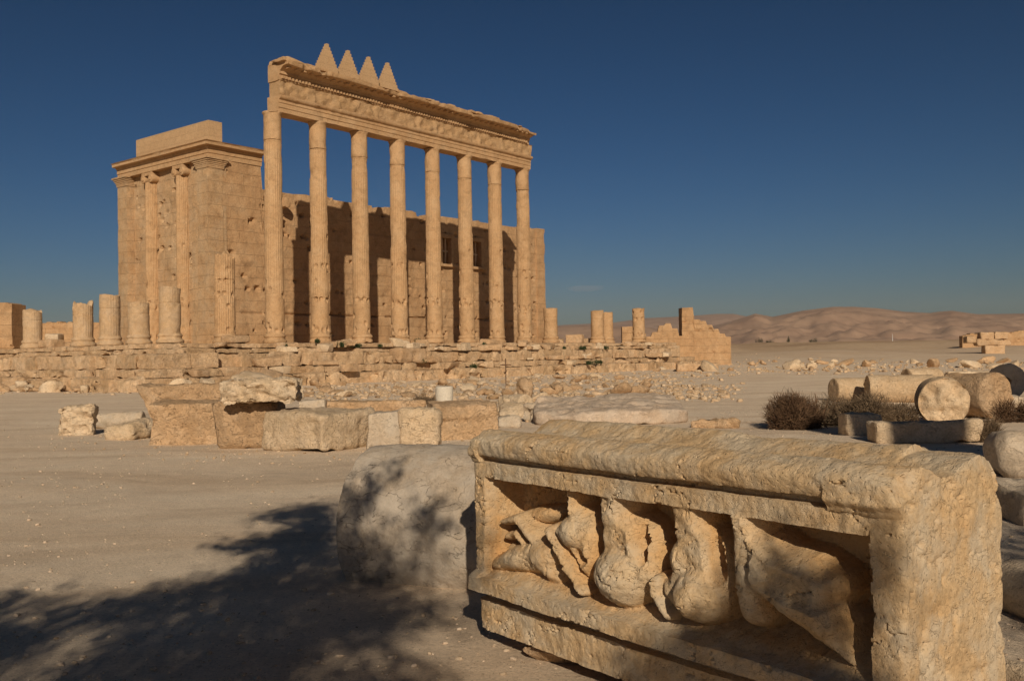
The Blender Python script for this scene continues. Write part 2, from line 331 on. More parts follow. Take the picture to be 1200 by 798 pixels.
def ground_mat():
    m = bpy.data.materials.new('dusty_gravel_ground'); m.use_nodes = True; nt = m.node_tree; L = nt.links; b = nt.nodes['Principled BSDF']
    b.inputs['Roughness'].default_value = 0.97; b.inputs['Specular IOR Level'].default_value = 0.1
    tc = nt.nodes.new('ShaderNodeTexCoord'); C = tc.outputs['Object']
    def noise(s, d=6.0, r=0.6, dist=0.0, vec=C):
        n = N(nt, 'ShaderNodeTexNoise', Scale=s, Detail=d, Roughness=r, Distortion=dist); L.new(vec, n.inputs['Vector']); return n.outputs[0]
    st = N(nt, 'ShaderNodeMapping'); st.inputs['Scale'].default_value = (0.35, 1.2, 1); st.inputs['Rotation'].default_value = (0, 0, 0.12); L.new(C, st.inputs['Vector'])
    nA = noise(0.42, 8, 0.68, 0.9, st.outputs[0]); nB = noise(3.0, 8, 0.7); nC = noise(0.05, 4); nD = noise(38.0, 6, 0.85)
    col = ramp(nt, nA, [(0.3, (.62, .46, .31)), (0.5, (.78, .62, .45)), (0.7, (.84, .70, .53))])
    col = mixc(nt, 0.6, col, mixc(nt, 1.0, col, ramp(nt, nB, [(0.3, g3(0.85)), (0.7, g3(1.12))]), 'MULTIPLY'))
    col = mixc(nt, 0.6, col, mixc(nt, 1.0, col, ramp(nt, nD, [(0.34, g3(0.6)), (0.66, g3(1.34))]), 'MULTIPLY'))
    # far plain is browner
    far = ramp(nt, nC, [(0.4, (.40, .27, .165)), (0.6, (.48, .34, .21))])
    sp = N(nt, 'ShaderNodeSeparateXYZ'); L.new(C, sp.inputs[0])
    mr = N(nt, 'ShaderNodeMapRange'); mr.inputs['From Min'].default_value = 110; mr.inputs['From Max'].default_value = 230; L.new(sp.outputs[1], mr.inputs['Value'])
    col = mixc(nt, mr.outputs[0], col, mixc(nt, 0.5, far, mixc(nt, 1.0, far, ramp(nt, noise(0.6, 6, 0.75), [(0.35, g3(0.7)), (0.65, g3(1.25))]), 'MULTIPLY')))
    # little stones and grit as colour cells
    def grit(scale, lo, hi, c, fac, base):
        v = N(nt, 'ShaderNodeTexVoronoi', feature='F1', Scale=scale); L.new(C, v.inputs['Vector'])
        sp2 = N(nt, 'ShaderNodeSeparateColor'); L.new(v.outputs['Color'], sp2.inputs[0])
        gate = N(nt, 'ShaderNodeMath', operation='GREATER_THAN'); L.new(sp2.outputs[0], gate.inputs[0]); gate.inputs[1].default_value = fac
        mk = ramp(nt, v.outputs['Distance'], [(lo, g3(1)), (hi, g3(0))])
        mu = N(nt, 'ShaderNodeMath', operation='MULTIPLY'); L.new(mk, mu.inputs[0]); L.new(gate.outputs[0], mu.inputs[1])
        return mixc(nt, mu.outputs[0], base, c), mu.outputs[0]
    col, g1 = grit(28, 0.14, 0.24, (.60, .47, .34), 0.86, col)
    col, g2 = grit(55, 0.2, 0.3, (.42, .31, .21), 0.80, col)
    col, g4 = grit(9, 0.12, 0.16, (.58, .45, .32), 0.93, col)
    L.new(col, b.inputs['Base Color'])
    h = N(nt, 'ShaderNodeMath', operation='MULTIPLY_ADD'); L.new(nB, h.inputs[0]); h.inputs[1].default_value = 1.2; L.new(nD, h.inputs[2])
    for g, k in ((g1, 0.5), (g2, 0.35), (g4, 1.0)):
        a = N(nt, 'ShaderNodeMath', operation='MULTIPLY_ADD'); L.new(g, a.inputs[0]); a.inputs[1].default_value = k; L.new(h.outputs[0], a.inputs[2]); h = a
    bp = N(nt, 'ShaderNodeBump', Strength=1.0, Distance=0.018); L.new(h.outputs[0], bp.inputs['Height']); L.new(bp.outputs[0], b.inputs['Normal'])
    return m
put('ground', make_ground(), ground_mat(), kind='structure')

# mountains
def hills(name, ctrl, Y0, depth, seed, c1, c2, rough=1.0):
    """ctrl: [(px,py)] ridge line; a range of hills whose crest stands at Y0+depth*0.55"""
    Yc = Y0+depth*0.55; px = [c[0] for c in ctrl]; xs = [at(c[0], c[1], Yc)[0] for c in ctrl]; zs = [at(c[0], c[1], Yc)[2] for c in ctrl]
    nx, ny = 560, 150
    X0, X1 = xs[0], xs[-1]
    def fn(U, Vv):
        X = X0+(X1-X0)*U; Y = Y0+depth*Vv
        hh = np.interp(X*Yc/Y, xs, zs)
        env = np.where(Vv < 0.55, sstep(0, 1, Vv/0.55)**0.8, sstep(0, 1, (1-Vv)/0.45))
        P = np.stack([X.ravel()/Yc*9, Y.ravel()/Yc*9, 0*X.ravel()], 1)
        rid = 1-np.abs(fbm(P, 1.2, 5, seed)).reshape(X.shape); rid2 = fbm(P, 5, 4, seed+3).reshape(X.shape)
        Z = hh*(env**(1.15) + (0.30*(rid-0.75)+0.09*rid2+.035*fbm(P, 16, 3, seed+8).reshape(X.shape))*rough*np.sin(np.clip(env, 0, 1)*pi))
        return X, Y, np.maximum(Z, -2)
    sh = grid(nx, ny, fn)
    put(name, sh, plain_mat(name+'_rock', c1, c2, 0.004), kind='structure')
hills('hills', [(380, 408), (560, 396), (640, 384), (690, 382), (760, 384), (790, 389), (830, 384), (860, 376), (885, 368), (905, 372), (940, 365), (975, 360.5), (1000, 360), (1030, 362), (1060, 366), (1090, 367.5), (1115, 364.5), (1145, 368.5), (1200, 368), (1260, 364), (1400, 372), (1600, 385)], 3300, 3600, 5, (.28, .175, .115), (.38, .25, .165))
hills('distant_hills', [(300, 400), (560, 392), (660, 381), (720, 378), (756, 373), (800, 371), (840, 368), (860, 368), (900, 376), (960, 384), (1090, 376), (1150, 369), (1240, 372), (1500, 378)], 7200, 3500, 9, (.27, .17, .115), (.33, .22, .15), 0.6)

# ------------------------------------------------------------------ temple geometry, in its own frame: x along the colonnade, y behind it, z=0 the platform top
T0 = np.array([-16.2, 65.92]); TA = 0.8972; ZP = 1.7+1.1244
TLOC = (T0[0], T0[1], ZP); TROT = (0, 0, TA)
tu = np.array([cos(TA), sin(TA)]); tv = np.array([-sin(TA), cos(TA)])
def loc2w(x, y, z=0): p = T0+tu*x+tv*y; return (p[0], p[1], ZP+z)
def w2loc(P): d = np.array(P[:2])-T0; return d@tu, d@tv, P[2]-ZP
SP = 3.981; HC = 15.8

def dents(V, centres, rad, depth, Nn):
    for c in centres:
        d = np.linalg.norm(V-np.array(c), axis=1); k = np.clip(1-(d/rad)**2, 0, 1)**0.5
        V = V-Nn*(k*depth)[:, None]
    return V
def shaft_shape(z0, z1, r0, r1, seed, flute=0.045, smooth_below=3.2, nseg=120, dz=0.11, joints=(), top_break=0.0, holes=True, entasis=True):
    rs = np.random.RandomState(seed)
    zs = list(np.arange(z0, z1, dz))+[z1]
    for j in joints: zs += [j-0.05, j-0.02, j+0.02, j+0.05]
    zs = sorted(set(round(z, 3) for z in zs if z0 <= z <= z1))
    prof = []
    for k in range(3): prof.append((z0, r0*(0.3+0.3*k)))
    for z in zs:
        t = (z-z0)/max(HC-z0, 1e-6) if entasis else (z-z0)/(z1-z0); prof.append((z, r0+(r1-r0)*t))
    rt = prof[-1][1]
    for k in range(5): prof.append((z1, rt*(0.93-0.18*k)))
    def rf(T, Z, R):
        f = np.abs(np.cos(T*12))**0.7; k = np.clip((Z-smooth_below)/0.4, 0.12, 1)
        o = -flute*(1-f)*k
        for j in joints: o = o-0.03*np.exp(-((Z-j)/0.025)**2)
        return np.where(R > 0.8*r1, o, 0)
    V, Fc = lathe(prof, nseg, rf); V, Fc = weather((V, Fc), 0.022, 1.1, seed, 4, chip=0.05)
    if holes:
        Nn = vnorm(V, Fc); cs = []
        for zz in [j+s for j in joints for s in (-.12,)]+[0.9, 3.2]:
            if zz > z1-0.2 or zz > 7: continue
            for a in range(7):
                th = a*2*pi/7+rs.rand()*0.5
                if rs.rand() < 0.8: cs.append((r0*0.97*cos(th), r0*0.97*sin(th), zz+rs.uniform(-.08, .08)))
        for k in range(5):
            th = rs.rand()*6.28; cs.append((r0*cos(th), r0*sin(th), rs.uniform(z0+.3, min(z1, 9))))
        V = dents(V, cs, 0.17, 0.16, Nn)
    if top_break:
        k = V[:, 2] > z1-0.001; amp = fbm(V*np.array([1, 1, 0]), 1.6, 3, seed+9)*top_break
        tt = sstep(z1-1.2*top_break-0.5, z1, V[:, 2]); V[:, 2] += tt*(amp-top_break*0.3 + top_break*0.5*(V[:, 0]*rs.uniform(-1, 1)+V[:, 1]*rs.uniform(-1, 1)))
    return V, Fc
def base_shape(r, seed, h=0.62, battered=0.05):
    prof = [(0, r*.3), (0, r*.7), (0, r*1.19), (.04, r*1.23), (.10, r*1.25), (.17, r*1.235), (.22, r*1.18), (.25, r*1.10), (.31, r*1.05), (.36, r*1.05), (.40, r*1.09), (.46, r*1.14), (.52, r*1.12), (.56, r*1.05), (h, r*1.0), (h, r*.7), (h, r*.3)]
    return weather(lathe(prof, 64), battered, 1.3, seed, 4, chip=battered*1.8)
def capital_shape(z0, z1, r, seed):
    n = 8; H = z1-z0
    prof = [(z0, r*.3), (z0, r*.8), (z0+.01, r*0.985), (z0+.05, r*1.035)]
    for i in range(1, n+1): t = i/n; prof.append((z0+.05+(H-.3)*t, r*(1.0+0.02*t)))
    prof += [(z1-.2, r*1.04), (z1-.12, r*1.12), (z1-.02, r*1.16), (z1, r*1.14), (z1, r*.7), (z1, r*.3)]
    V, Fc = lathe(prof, 64); V, Fc = weather((V, Fc), 0.03, 1.3, seed, 4, chip=0.06)
    return V, Fc

# ---- platform
pod = thing('temple_platform', 'long stepped stone platform of worn courses carrying the temple', 'platform', TLOC, TROT)
X0P, X1P, Y0P, Y1P = -9.9, 49.8, -1.9, 36.0
def course(z0, z1, off, seed, lmin=1.2, lmax=2.6, rough=0.05, gap=0.0, depth=1.3):
    rs = np.random.RandomState(seed); parts = []
    x = X0P-off
    while x < X1P+off:
        L = rs.uniform(lmin, lmax)
        if rs.rand() >= gap:
            hh = (z1-z0-.045)*(1 if rs.rand() > .18 else rs.uniform(.7, .97)); s = rs.randint(1e6)
            b = weather(warp(rbox(L-0.05-rs.rand()*.07, depth, hh, 0.17, 0.04), .06, s % 991), rough*1.25, 1.3, s % 997, 5, chip=rough*3.2)
            parts.append(move(b, (x+L/2, Y0P-off+depth/2+rs.normal()*0.07+(rs.uniform(0, .45) if rs.rand() < .2 else 0), z0), rz=rs.normal()*0.02, ry=rs.normal()*.008))
        x += L
    y = Y0P-off+depth
    while y < Y1P:
        L = rs.uniform(lmin, lmax)
        if rs.rand() >= gap:
            s = rs.randint(1e6); b = weather(warp(rbox(depth, L-0.05-rs.rand()*.08, z1-z0-.045, 0.18, 0.06), .07, s % 991), rough*1.5, 1.2, s % 997, 5, chip=rough*3.5)
            parts.append(move(b, (X0P-off+depth/2+rs.normal()*0.09+(rs.uniform(0, .5) if rs.rand() < .25 else 0), y+L/2, z0), rz=rs.normal()*.02))
        y += L
    cx0, cx1, cy0, cy1 = X0P-off+.7, X1P+off-.7, Y0P-off+.7, Y1P
    core = move(rbox(cx1-cx0, cy1-cy0, z1-z0-0.06, 9, 0.01), ((cx0+cx1)/2, (cy0+cy1)/2, z0))
    parts.append(core); return join(parts)
BZ = -ZP
for z0, z1, off, seed, kw in ((-0.34, 0.0, 0.0, 11, dict(lmin=1.4, lmax=3.6, rough=.045, gap=.05)), (-0.66, -0.32, 0.45, 12, dict(lmin=1.6, lmax=3.4, rough=.05, gap=.16)),
                              (-1.55, -0.64, 1.0, 13, dict(lmin=1.2, lmax=3.0, rough=.06, depth=1.6, gap=.02)), (-2.05, -1.53, 1.9, 14, dict(lmin=1.4, lmax=3.2, rough=.09, gap=.1)),
                              (BZ-.1, -2.03, 2.9, 15, dict(lmin=1.0, lmax=2.2, rough=.11, gap=.18))):
    put('step_course', course(z0, z1, off, seed, **kw), M_step, pod)

# ---- the standing colonnade
colo = thing('colonnade', 'row of eight tall standing columns under a carved entablature with stepped merlons', 'colonnade', TLOC, TROT)
for i in range(8):
    rs = np.random.RandomState(40+i); js = [3.3+rs.uniform(-.3, .5), 13.7]
    if i % 2: js.append(5.6+rs.rand())
    sh = shaft_shape(0.55, 13.85, 0.66, 0.585, 40+i, joints=js)
    c = put('column', sh, M_col, colo, (SP*i, 0, 0), (0, 0, rs.rand()*6))
    put('base', base_shape(0.66, 60+i, battered=.06), M_col, c)
    put('capital', capital_shape(13.85, HC, 0.60, 80+i), M_col, c)
def loft(path, x0, x1, res, seed, amp=0.03, freq=1.2, extra=None, chip=0.05):
    """closed profile path [(y,z)] swept along x, end caps filled"""
    P = []; n = len(path)
    for i in range(n):
        a = np.array(path[i]); b = np.array(path[(i+1) % n]); k = max(1, int(np.hypot(*(b-a))/res))
        for j in range(k): P.append(a+(b-a)*j/k)
    P = np.array(P); m_ = len(P); nx = int((x1-x0)/res); xs = np.linspace(x0, x1, nx+1)
    V = np.zeros((nx+1, m_, 3)); V[:, :, 0] = xs[:, None]; V[:, :, 1] = P[:, 0]; V[:, :, 2] = P[:, 1]
    V = V.reshape(-1, 3); Fc = [(i*m_+j, i*m_+(j+1) % m_, (i+1)*m_+(j+1) % m_, (i+1)*m_+j) for i in range(nx) for j in range(m_)]
    # orientation outward: path given counter-clockwise seen from +x
    Fc = [q[::-1] for q in Fc]
    if extra is not None: V = extra(V)
    V, Fc = weather((V, Fc), amp, freq, seed, 4, chip=chip)
    Fc.append(tuple(range(m_))[::-1]); Fc.append(tuple(nx*m_+j for j in range(m_)))
    if True:
        # make the caps face outward whichever way the path runs
        Fc[-2] = Fc[-2][::-1]; Fc[-1] = Fc[-1][::-1]
    return V, Fc
AX0, AX1 = 0.06, SP*7+0.5
arch = [(-.60, 0), (-.60, .30), (-.65, .32), (-.65, .62), (-.70, .64), (-.70, .84), (-.80, .88), (-.90, .98), (-.90, 1.13), (.60, 1.15), (.60, 0)]
ent = put('entablature', loft(arch, AX0, AX1, 0.13, 5, 0.025, 1.0, chip=0.06), M_col, colo, (0, 0, HC))
def frieze_ex(V):
    f = V[:, 1] < -.4
    s = 0.09*fbm(V*np.array([1, 0, 1]), 2.6, 3, 33)+0.05*np.sin(V[:, 0]*3.9)*np.sin(V[:, 2]*6)
    V[:, 1] -= np.where(f, s, 0); return V
put('frieze', loft([(-.66, 0), (-.66, 1.0), (-.74, 1.05), (.50, 1.05), (.50, 0)], AX0+.12, AX1+.1, 0.1, 6, 0.03, 2.2, frieze_ex, 0.03), M_carved, ent, (0, 0, 1.15))
cor = put('cornice', loft([(-.66, 0), (-.66, .36), (-.76, .42), (-.76, .60), (-1.02, .72), (-1.08, .78), (-1.68, .84), (-1.70, .86), (-1.74, 1.00), (-1.78, 1.14), (.55, 1.2), (.55, 0)], AX0+.05, AX1-.25, 0.12, 7, 0.04, 0.9,
          lambda V: np.stack([V[:, 0], V[:, 1]+np.where(V[:, 1] < -1.3, 1, 0)*(0.20*sstep(0.1, .45, fbm(np.stack([V[:, 0]*.5, 0*V[:, 0], 0*V[:, 0]], 1), 1, 4, 21, .6))+.08*fbm(V, .9, 3, 3)), V[:, 2]-np.where(V[:, 2] > .95, 1, 0)*(0.24*sstep(0.05, .6, fbm(np.stack([V[:, 0]*.42, V[:, 1]*.5, 0*V[:, 0]], 1), 1, 4, 77, .6)))], 1), 0.07), M_col, ent, (0, 0, 2.2))
dp = []
x = AX0+.3
while x < AX1-.5:
    dp.append(move(rbox(.17, .2, .2, .1, .02), (x, -.72, .10))); x += .29
put('dentil_band', join(dp), M_col, cor)
dp = []; x = AX0+.4
while x < AX1-.5:
    dp.append(move(rbox(.22, .36, .12, .12, .02), (x, -1.25, .70))); x += .66
put('modillion_row', join(dp), M_col, cor)
# broken slabs of the gutter, lying along the cornice top
rs = np.random.RandomState(3); sl = []
for k in range(26):
    x = AX0+.1+k*1.12+rs.normal()*.15
    if 2.8 < x < 10.9 or x > AX1-1.2 or rs.rand() < .12: continue
    sl.append(move(weather(rbox(rs.uniform(.9, 1.4), rs.uniform(1.1, 1.5), rs.uniform(.12, .26), .15, .05), .05, 1.5, k, 3, chip=.1), (x, -.85+rs.normal()*.15, 1.13), rz=rs.normal()*.05, ry=rs.normal()*.04))
sl.append(move(weather(rbox(1.9, 2.0, .42, .14, .12), .09, 1.2, 4, 4, chip=.15), (1.0, -.55, .98), ry=.12))
sl.append(move(weather(rbox(1.7, 1.7, .26, .14, .1), .07, 1.2, 8, 4, chip=.15), (2.9, -.75, 1.02), ry=-.10))
for q in sl: put('gutter_slab', q, M_col, cor)
def merlon_shape():
    n = 9; W = 1.03; H = 1.98; t = .13; P = []; st = H/n
    right = []; 
    for k in range(n):
        wk = W*(1-k/n); right += [(wk, k*st), (wk, (k+1)*st)]
    P = right+[(-a, b) for a, b in right[::-1]]
    f = [(a, -t, b) for a, b in P]; bk = [(a, t, b) for a, b in P]; m_ = len(P); V = np.array(f+bk); Fc = []
    for k in range(n): # front and back as strips
        a, b = 2*k, 2*k+1; c, d = m_-1-2*k, m_-2-2*k
        Fc += [(a, b, d, c), (m_+a, m_+c, m_+d, m_+b)]
    for i in range(m_-1): Fc.append((i, m_+i, m_+i+1, i+1))
    Fc.append((m_-1, 2*m_-1, m_, 0))
    return V, Fc
mm = to_mesh('merlon', merlon_shape(), M_plain, smooth=False)
for i, s in enumerate((3.85, 5.84, 7.86, 9.8)):
    put('merlon', mm, None, colo, (s, -1.25, HC+3.42))

# ---- the sanctuary (cella)
CX, CY, CL, CT = 2.163, 10.685, 43.24, 13.30
cel = thing('temple_sanctuary', 'tall rectangular temple sanctuary of golden blocks with pilastered left end and plain long wall', 'temple', TLOC, TROT)
def wall(x0, x1, z0, z1, thick, seed, ztop=None, res=0.13, holes=60, ledge=None, relief=0.05):
    """front face in the xz plane at y=0 looking to -y"""
    nx = max(2, int((x1-x0)/res)); nz = max(2, int((z1-z0)/res)); xs = np.linspace(x0, x1, nx+1)
    tops = np.array([ztop(x) if ztop else z1 for x in xs])
    T_ = np.linspace(0, 1, nz+1); X = np.repeat(xs[None], nz+1, 0); Z = z0+(tops[None]-z0)*T_[:, None]
    rs = np.random.RandomState(seed); rows = 0.92; ri = np.floor(Z/rows); bl = 2.1; bi = np.floor((X+ri*0.9)/bl)
    off = _hash(ri.ravel().astype(int), bi.ravel().astype(int), np.zeros(ri.size, int), seed).reshape(X.shape)*relief*.5
    P = np.stack([X.ravel(), 0*X.ravel(), Z.ravel()], 1)
    D = off+fbm(P, .7, 5, seed).reshape(X.shape)*relief+relief*1.3*sstep(.3, .7, fbm(P, .5, 4, seed+7)).reshape(X.shape)
    for k in range(holes):
        hx, hz = rs.uniform(x0, x1), rs.uniform(z0, z1)
        if rs.rand() < .7: hz = round(hz/rows)*rows+rs.normal()*.05
        rr = rs.uniform(.10, .22); d = np.hypot((X-hx)/rs.uniform(.9, 1.6), Z-hz); D += .35*np.clip(1-(d/rr)**2, 0, 1)**.5
    if ledge is not None:
        D -= .10*sstep(ledge-.9, ledge-.8, Z)*0; D -= .09*(Z < ledge-.08)
        D += .22*np.exp(-((Z-ledge)/.07)**2)*(fbm(P, .5, 3, seed+30).reshape(X.shape) > -.35)
    V1 = np.stack([X, D, Z], 2).reshape(-1, 3); V2 = np.stack([X, np.full_like(X, thick), Z], 2)[[0, -1]].reshape(-1, 3)
    n = nx+1; Fc = [(j*n+i, j*n+i+1, (j+1)*n+i+1, (j+1)*n+i) for j in range(nz) for i in range(nx)]
    o = len(V1); b0, b1 = o, o+n; tp = nz*n
    for i in range(nx):
        Fc += [(tp+i, tp+i+1, b1+i+1, b1+i), (b0+i, b0+i+1, i+1, i), (b0+i+1, b0+i, b1+i, b1+i+1)]
    Fc.append(tuple([j*n for j in range(nz+1)]+[b1, b0])); Fc.append(tuple([j*n+nx for j in range(nz+1)][::-1]+[b0+nx, b1+nx]))
    return np.concatenate([V1, V2]), Fc
HW = 12.75
def lt(x):
    b = 14.62 if x < 5.05 else HW+0.18*sstep(.1, .5, fbm([[x*.35, 0, 0]], 1, 3, 15)[0])-(0.5 if 17.2 < x < 18 else 0)-(.35 if 23 < x < 24.6 else 0)
    return b
segs = [(0.0, 24.1, 0, 13.95, lt), (24.1, 26.1, 0, 8.05, None), (24.1, 26.1, 10.7, HW, lt), (26.1, 28.3, 0, HW, lt), (28.3, 30.2, 0, 7.9, None), (28.3, 30.2, 10.7, HW, lt), (30.2, CL, 0, HW, lt)]
W0 = 24.1+1.9
parts = []
segs = [(0.0, W0, 0, 13.95, lt), (W0, W0+2.0, 0, 8.05, None), (W0, W0+2.0, 10.7, HW, lt), (W0+2, W0+4.6, 0, HW, lt), (W0+4.6, W0+6.6, 0, 7.9, None), (W0+4.6, W0+6.6, 10.7, HW, lt), (W0+6.6, CL, 0, HW, lt)]
for k, (a, b, z0, z1, zt) in enumerate(segs):
    parts.append(wall(a, b, z0, z1, 1.3, 5, zt, holes=int((b-a)*(z1-z0)*0.34)+1, ledge=2.65 if z0 == 0 else None))
lw = put('long_wall', join(parts), M_wall, cel, (CX, CY+.12, 0))
# back and far walls (the building is an open shell)
put('rear_wall', move(wall(0, CL, 0, HW, 1.3, 9, None, res=.5, holes=0), (0, 0, 0), rz=0), M_wall, cel, (CX, CY+CT-1.3, 0))
put('end_wall', move(wall(0, CT-1.6, 0, HW-.4, 1.3, 10, None, res=.5, holes=0), (0, 0, 0), rz=-pi/2), M_wall, cel, (CX+CL-1.5, CY+CT-1.4, 0))
for wx in (W0, W0+4.6):
    fr = []
    fr.append(move(rbox(.34, .5, 2.75, .25, .03), (wx+.17, .02, 8.0))); fr.append(move(rbox(.34, .5, 2.75, .25, .03), (wx+1.83, .02, 8.0)))
    fr.append(move(weather(rbox(2.7, .62, .3, .2, .05), .04, 1.5, 3, 3), (wx+1.0, -.1, 7.75))); fr.append(move(rbox(2.3, .5, .42, .2, .04), (wx+1, 0, 10.62)))
    w_ = put('window', join(fr), M_col, cel, (CX, CY+.12, 0))
    put('grille', join([move(weather(rbox(.16, .16, 2.7, .12, .03), .04, 3, 5, 3), (wx+1.35, .35, 8.0)), move(rbox(.9, .12, .14, .1, .02), (wx+1.3, .35, 9.3))]), M_pale, w_)
# broken bracket of the former portal, sticking out of the long wall
bk = [move(weather(rbox(.7, 1.5, .8, .14, .1), .09, 1.3, 21, 4, chip=.2), (5.2, -.4, 11.3)), move(weather(rbox(.6, 1.0, .7, .14, .1), .09, 1.3, 22, 4, chip=.2), (5.1, -.2, 10.2)),
      move(weather(rbox(.5, .7, 1.2, .14, .1), .09, 1.3, 23, 4, chip=.2), (4.9, -.1, 9.0)), move(weather(rbox(.5, .5, 1.8, .14, .08), .07, 1.3, 24, 4), (5.0, 0, 7.2))]
put('broken_bracket', join(bk), M_col, cel, (CX+1.4, CY, 0))
# short facade: its wall stands back between corner pilasters; local x runs from the left corner to the right one
def facade_rot(sh): return sh
fac = put('facade_wall', wall(0, CT-.2, 0, 14.62, 1.0, 31, None, holes=85, relief=.05), M_facade, cel, (CX+.62, CY+CT-.1, 0), (0, 0, -pi/2))
def pilaster(w_, d_, h_, seed):
    b = [(0, 0)]
    V = weather(rbox(w_, d_, h_, .3, .04), .03, .8, seed, 4, chip=.05); return V
H1 = 14.6
for nm, (x, y, wx, wy) in (('a', (CX+.62, CY+.78, 1.42, 1.5)), ('b', (CX+.62, CY+CT-.75, 1.42, 1.5))):
    p = put('corner_pilaster', pilaster(wx, wy, H1-.75, 3 if nm == 'a' else 4), M_facade, cel, (x, y, 0))
    cp = []
    for k in range(6):
        t = k/5; g = .05+.30*t**1.8; cp.append(move(rbox(wx+2*g, wy+2*g, .14, .3, .02), (0, 0, H1-.76+k*.128)))
    put('capital', weather(join(cp), .03, 1.5, 7, 3), M_facade, p)
    put('base', weather(move(rbox(wx+.36, wy+.36, .5, .2, .12), (0, 0, 0)), .05, 1.2, 9, 4, chip=.08), M_col, p)
put('corner_pilaster', weather(rbox(1.5, 1.3, 13.0, .3, .05), .05, .7, 44, 4, chip=.08), M_wall, cel, (CX+CL-.7, CY+.55, 0))
def engaged(seed):
    return shaft_shape(.5, 13.75, .60, .53, seed, nseg=84, dz=.16, smooth_below=3.9, joints=(3.9,), flute=.06, entasis=True)
for k, y in enumerate((CY+4.3, CY+8.85)):
    e = put('engaged_column', engaged(90+k), M_col, cel, (CX+.48, y, 0))
    put('base', base_shape(.62, 95+k), M_col, e)
    vol = [move(rbox(1.0, 1.5, .3, .15, .05), (0, 0, 14.28))]
    for sy in (-1, 1):
        vol.append(move(drum(.33, .95, 28, .15, .04), (-.5, sy*.55, 14.02), ry=pi/2)); vol.append(move(drum(.14, 1.05, 16, .15, .03), (-.55, sy*.55, 14.02), ry=pi/2))
    put('capital', weather(join(vol), .03, 2, 5, 3), M_col, e)
    # fluted pilaster strip beside the half column
put('pilaster_strip', weather(rbox(.35, .8, 14.3, .3, .04), .03, .8, 61, 4), M_facade, cel, (CX+.5, CY+2.5, 0))
ew = [(-.0, 0), (-.0, .36), (-.06, .38), (-.06, .72), (-.16, .80), (-.16, .86), (-.50, .92), (-.50, 1.12), (-.62, 1.22), (1.2, 1.22), (1.2, 0)]
def mitre(end):
    def f(V):
        xe = V[:, 0].max() if end else V[:, 0].min(); k = np.abs(V[:, 0]-xe) < 1e-6; V = V.copy(); V[:, 0] += np.where(k, (-V[:, 1] if end else V[:, 1]), 0); return V
    return f
el = put('entablature', loft(ew, 0, 5.0, .2, 17, .012, 1, mitre(False), chip=.02), M_col, cel, (CX, CY+.05, H1))
put('entablature', loft(ew, -CT-.05, 0, .2, 18, .012, 1, mitre(True), chip=.02), M_col, cel, (CX, CY+.05, H1), (0, 0, -pi/2))
put('parapet', move(rbox(1.25, 10.4, 1.7, .6, .02), (0, 0, 0)), M_plain, cel, (CX+.62, CY+5.2, H1+1.2))
# slot window low on the facade: thin slab, its deep shade painted dark
put('slot_window', join([move(rbox(.08, .38, .9, .2, .01), (0, 0, 0))]), plain_mat('painted_deep_shade', (.05, .035, .02), (.07, .05, .03)), cel, (CX+.585, CY+2.0+.0, 4.9))

# ---- broken columns still standing along the edge of the platform
def at_t(x, y): return loc2w(x, y, 0)
stumps = [
 (-1, 0, 5.75, 'tallest column stump, fluted, standing left of the eight tall columns', M_col, True),
 (-2, 0, 3.35, 'column stump with clear moulded base at the platform corner, in front of the sanctuary end', M_greyst, False)]
def broken_column(x, y, h, label, mat, fl, seed, r=.66, brk=.35):
    t = thing('broken_column', label, 'column stump', loc2w(x, y, 0), (0, 0, TA+seed))
    put('shaft', shaft_shape(.5, h, r, r*.97, seed, joints=(h*.72,), holes=h > 3.6, flute=.045 if h > 5 else .022, smooth_below=0 if fl else 2.2, top_break=brk, nseg=96, dz=.09), mat, t)
    put('base', base_shape(r*1.02, seed+3, battered=.04), mat, t); return t
broken_column(-SP, 0, 5.7, stumps[0][3], M_col, True, 101, brk=.5)
broken_column(-2*SP, 0, 3.45, stumps[1][3], M_stump, False, 102, brk=.08)
broken_column(-2*SP, 3.6, 2.7, 'low column stump with ringed base, against the left edge of the sanctuary', M_stump, False, 103, brk=.06)
broken_column(-2*SP, 7.15, 3.4, 'grey fluted column stump just left of the sanctuary, tallest of the left group', M_stump, True, 104, brk=.08)
broken_column(-2*SP, 10.7, 3.0, 'column stump with slanting broken top, second from the left', M_stump, True, 105, brk=.4)
broken_column(-2*SP, 18.1, 2.85, 'leftmost round column stump, beside the cut-off wall corner', M_stump, True, 106, brk=.2)
broken_column(SP*8, 0, 3.3, 'column stump at the right end of the tall colonnade', M_col, False, 107, brk=.12)
broken_column(SP*10, 0, 3.25, 'left one of the two column stumps that stand close together', M_col, False, 108, brk=.08)
p712 = w2loc(at(712, 402, 103)); broken_column(p712[0], p712[1], 3.3, 'right one of the two column stumps that stand close together', M_col, False, 109, r=.62, brk=.08)
broken_column(SP*12, 0, 3.7, 'lone column stump at the far right end of the platform', M_col, False, 110, brk=.05)

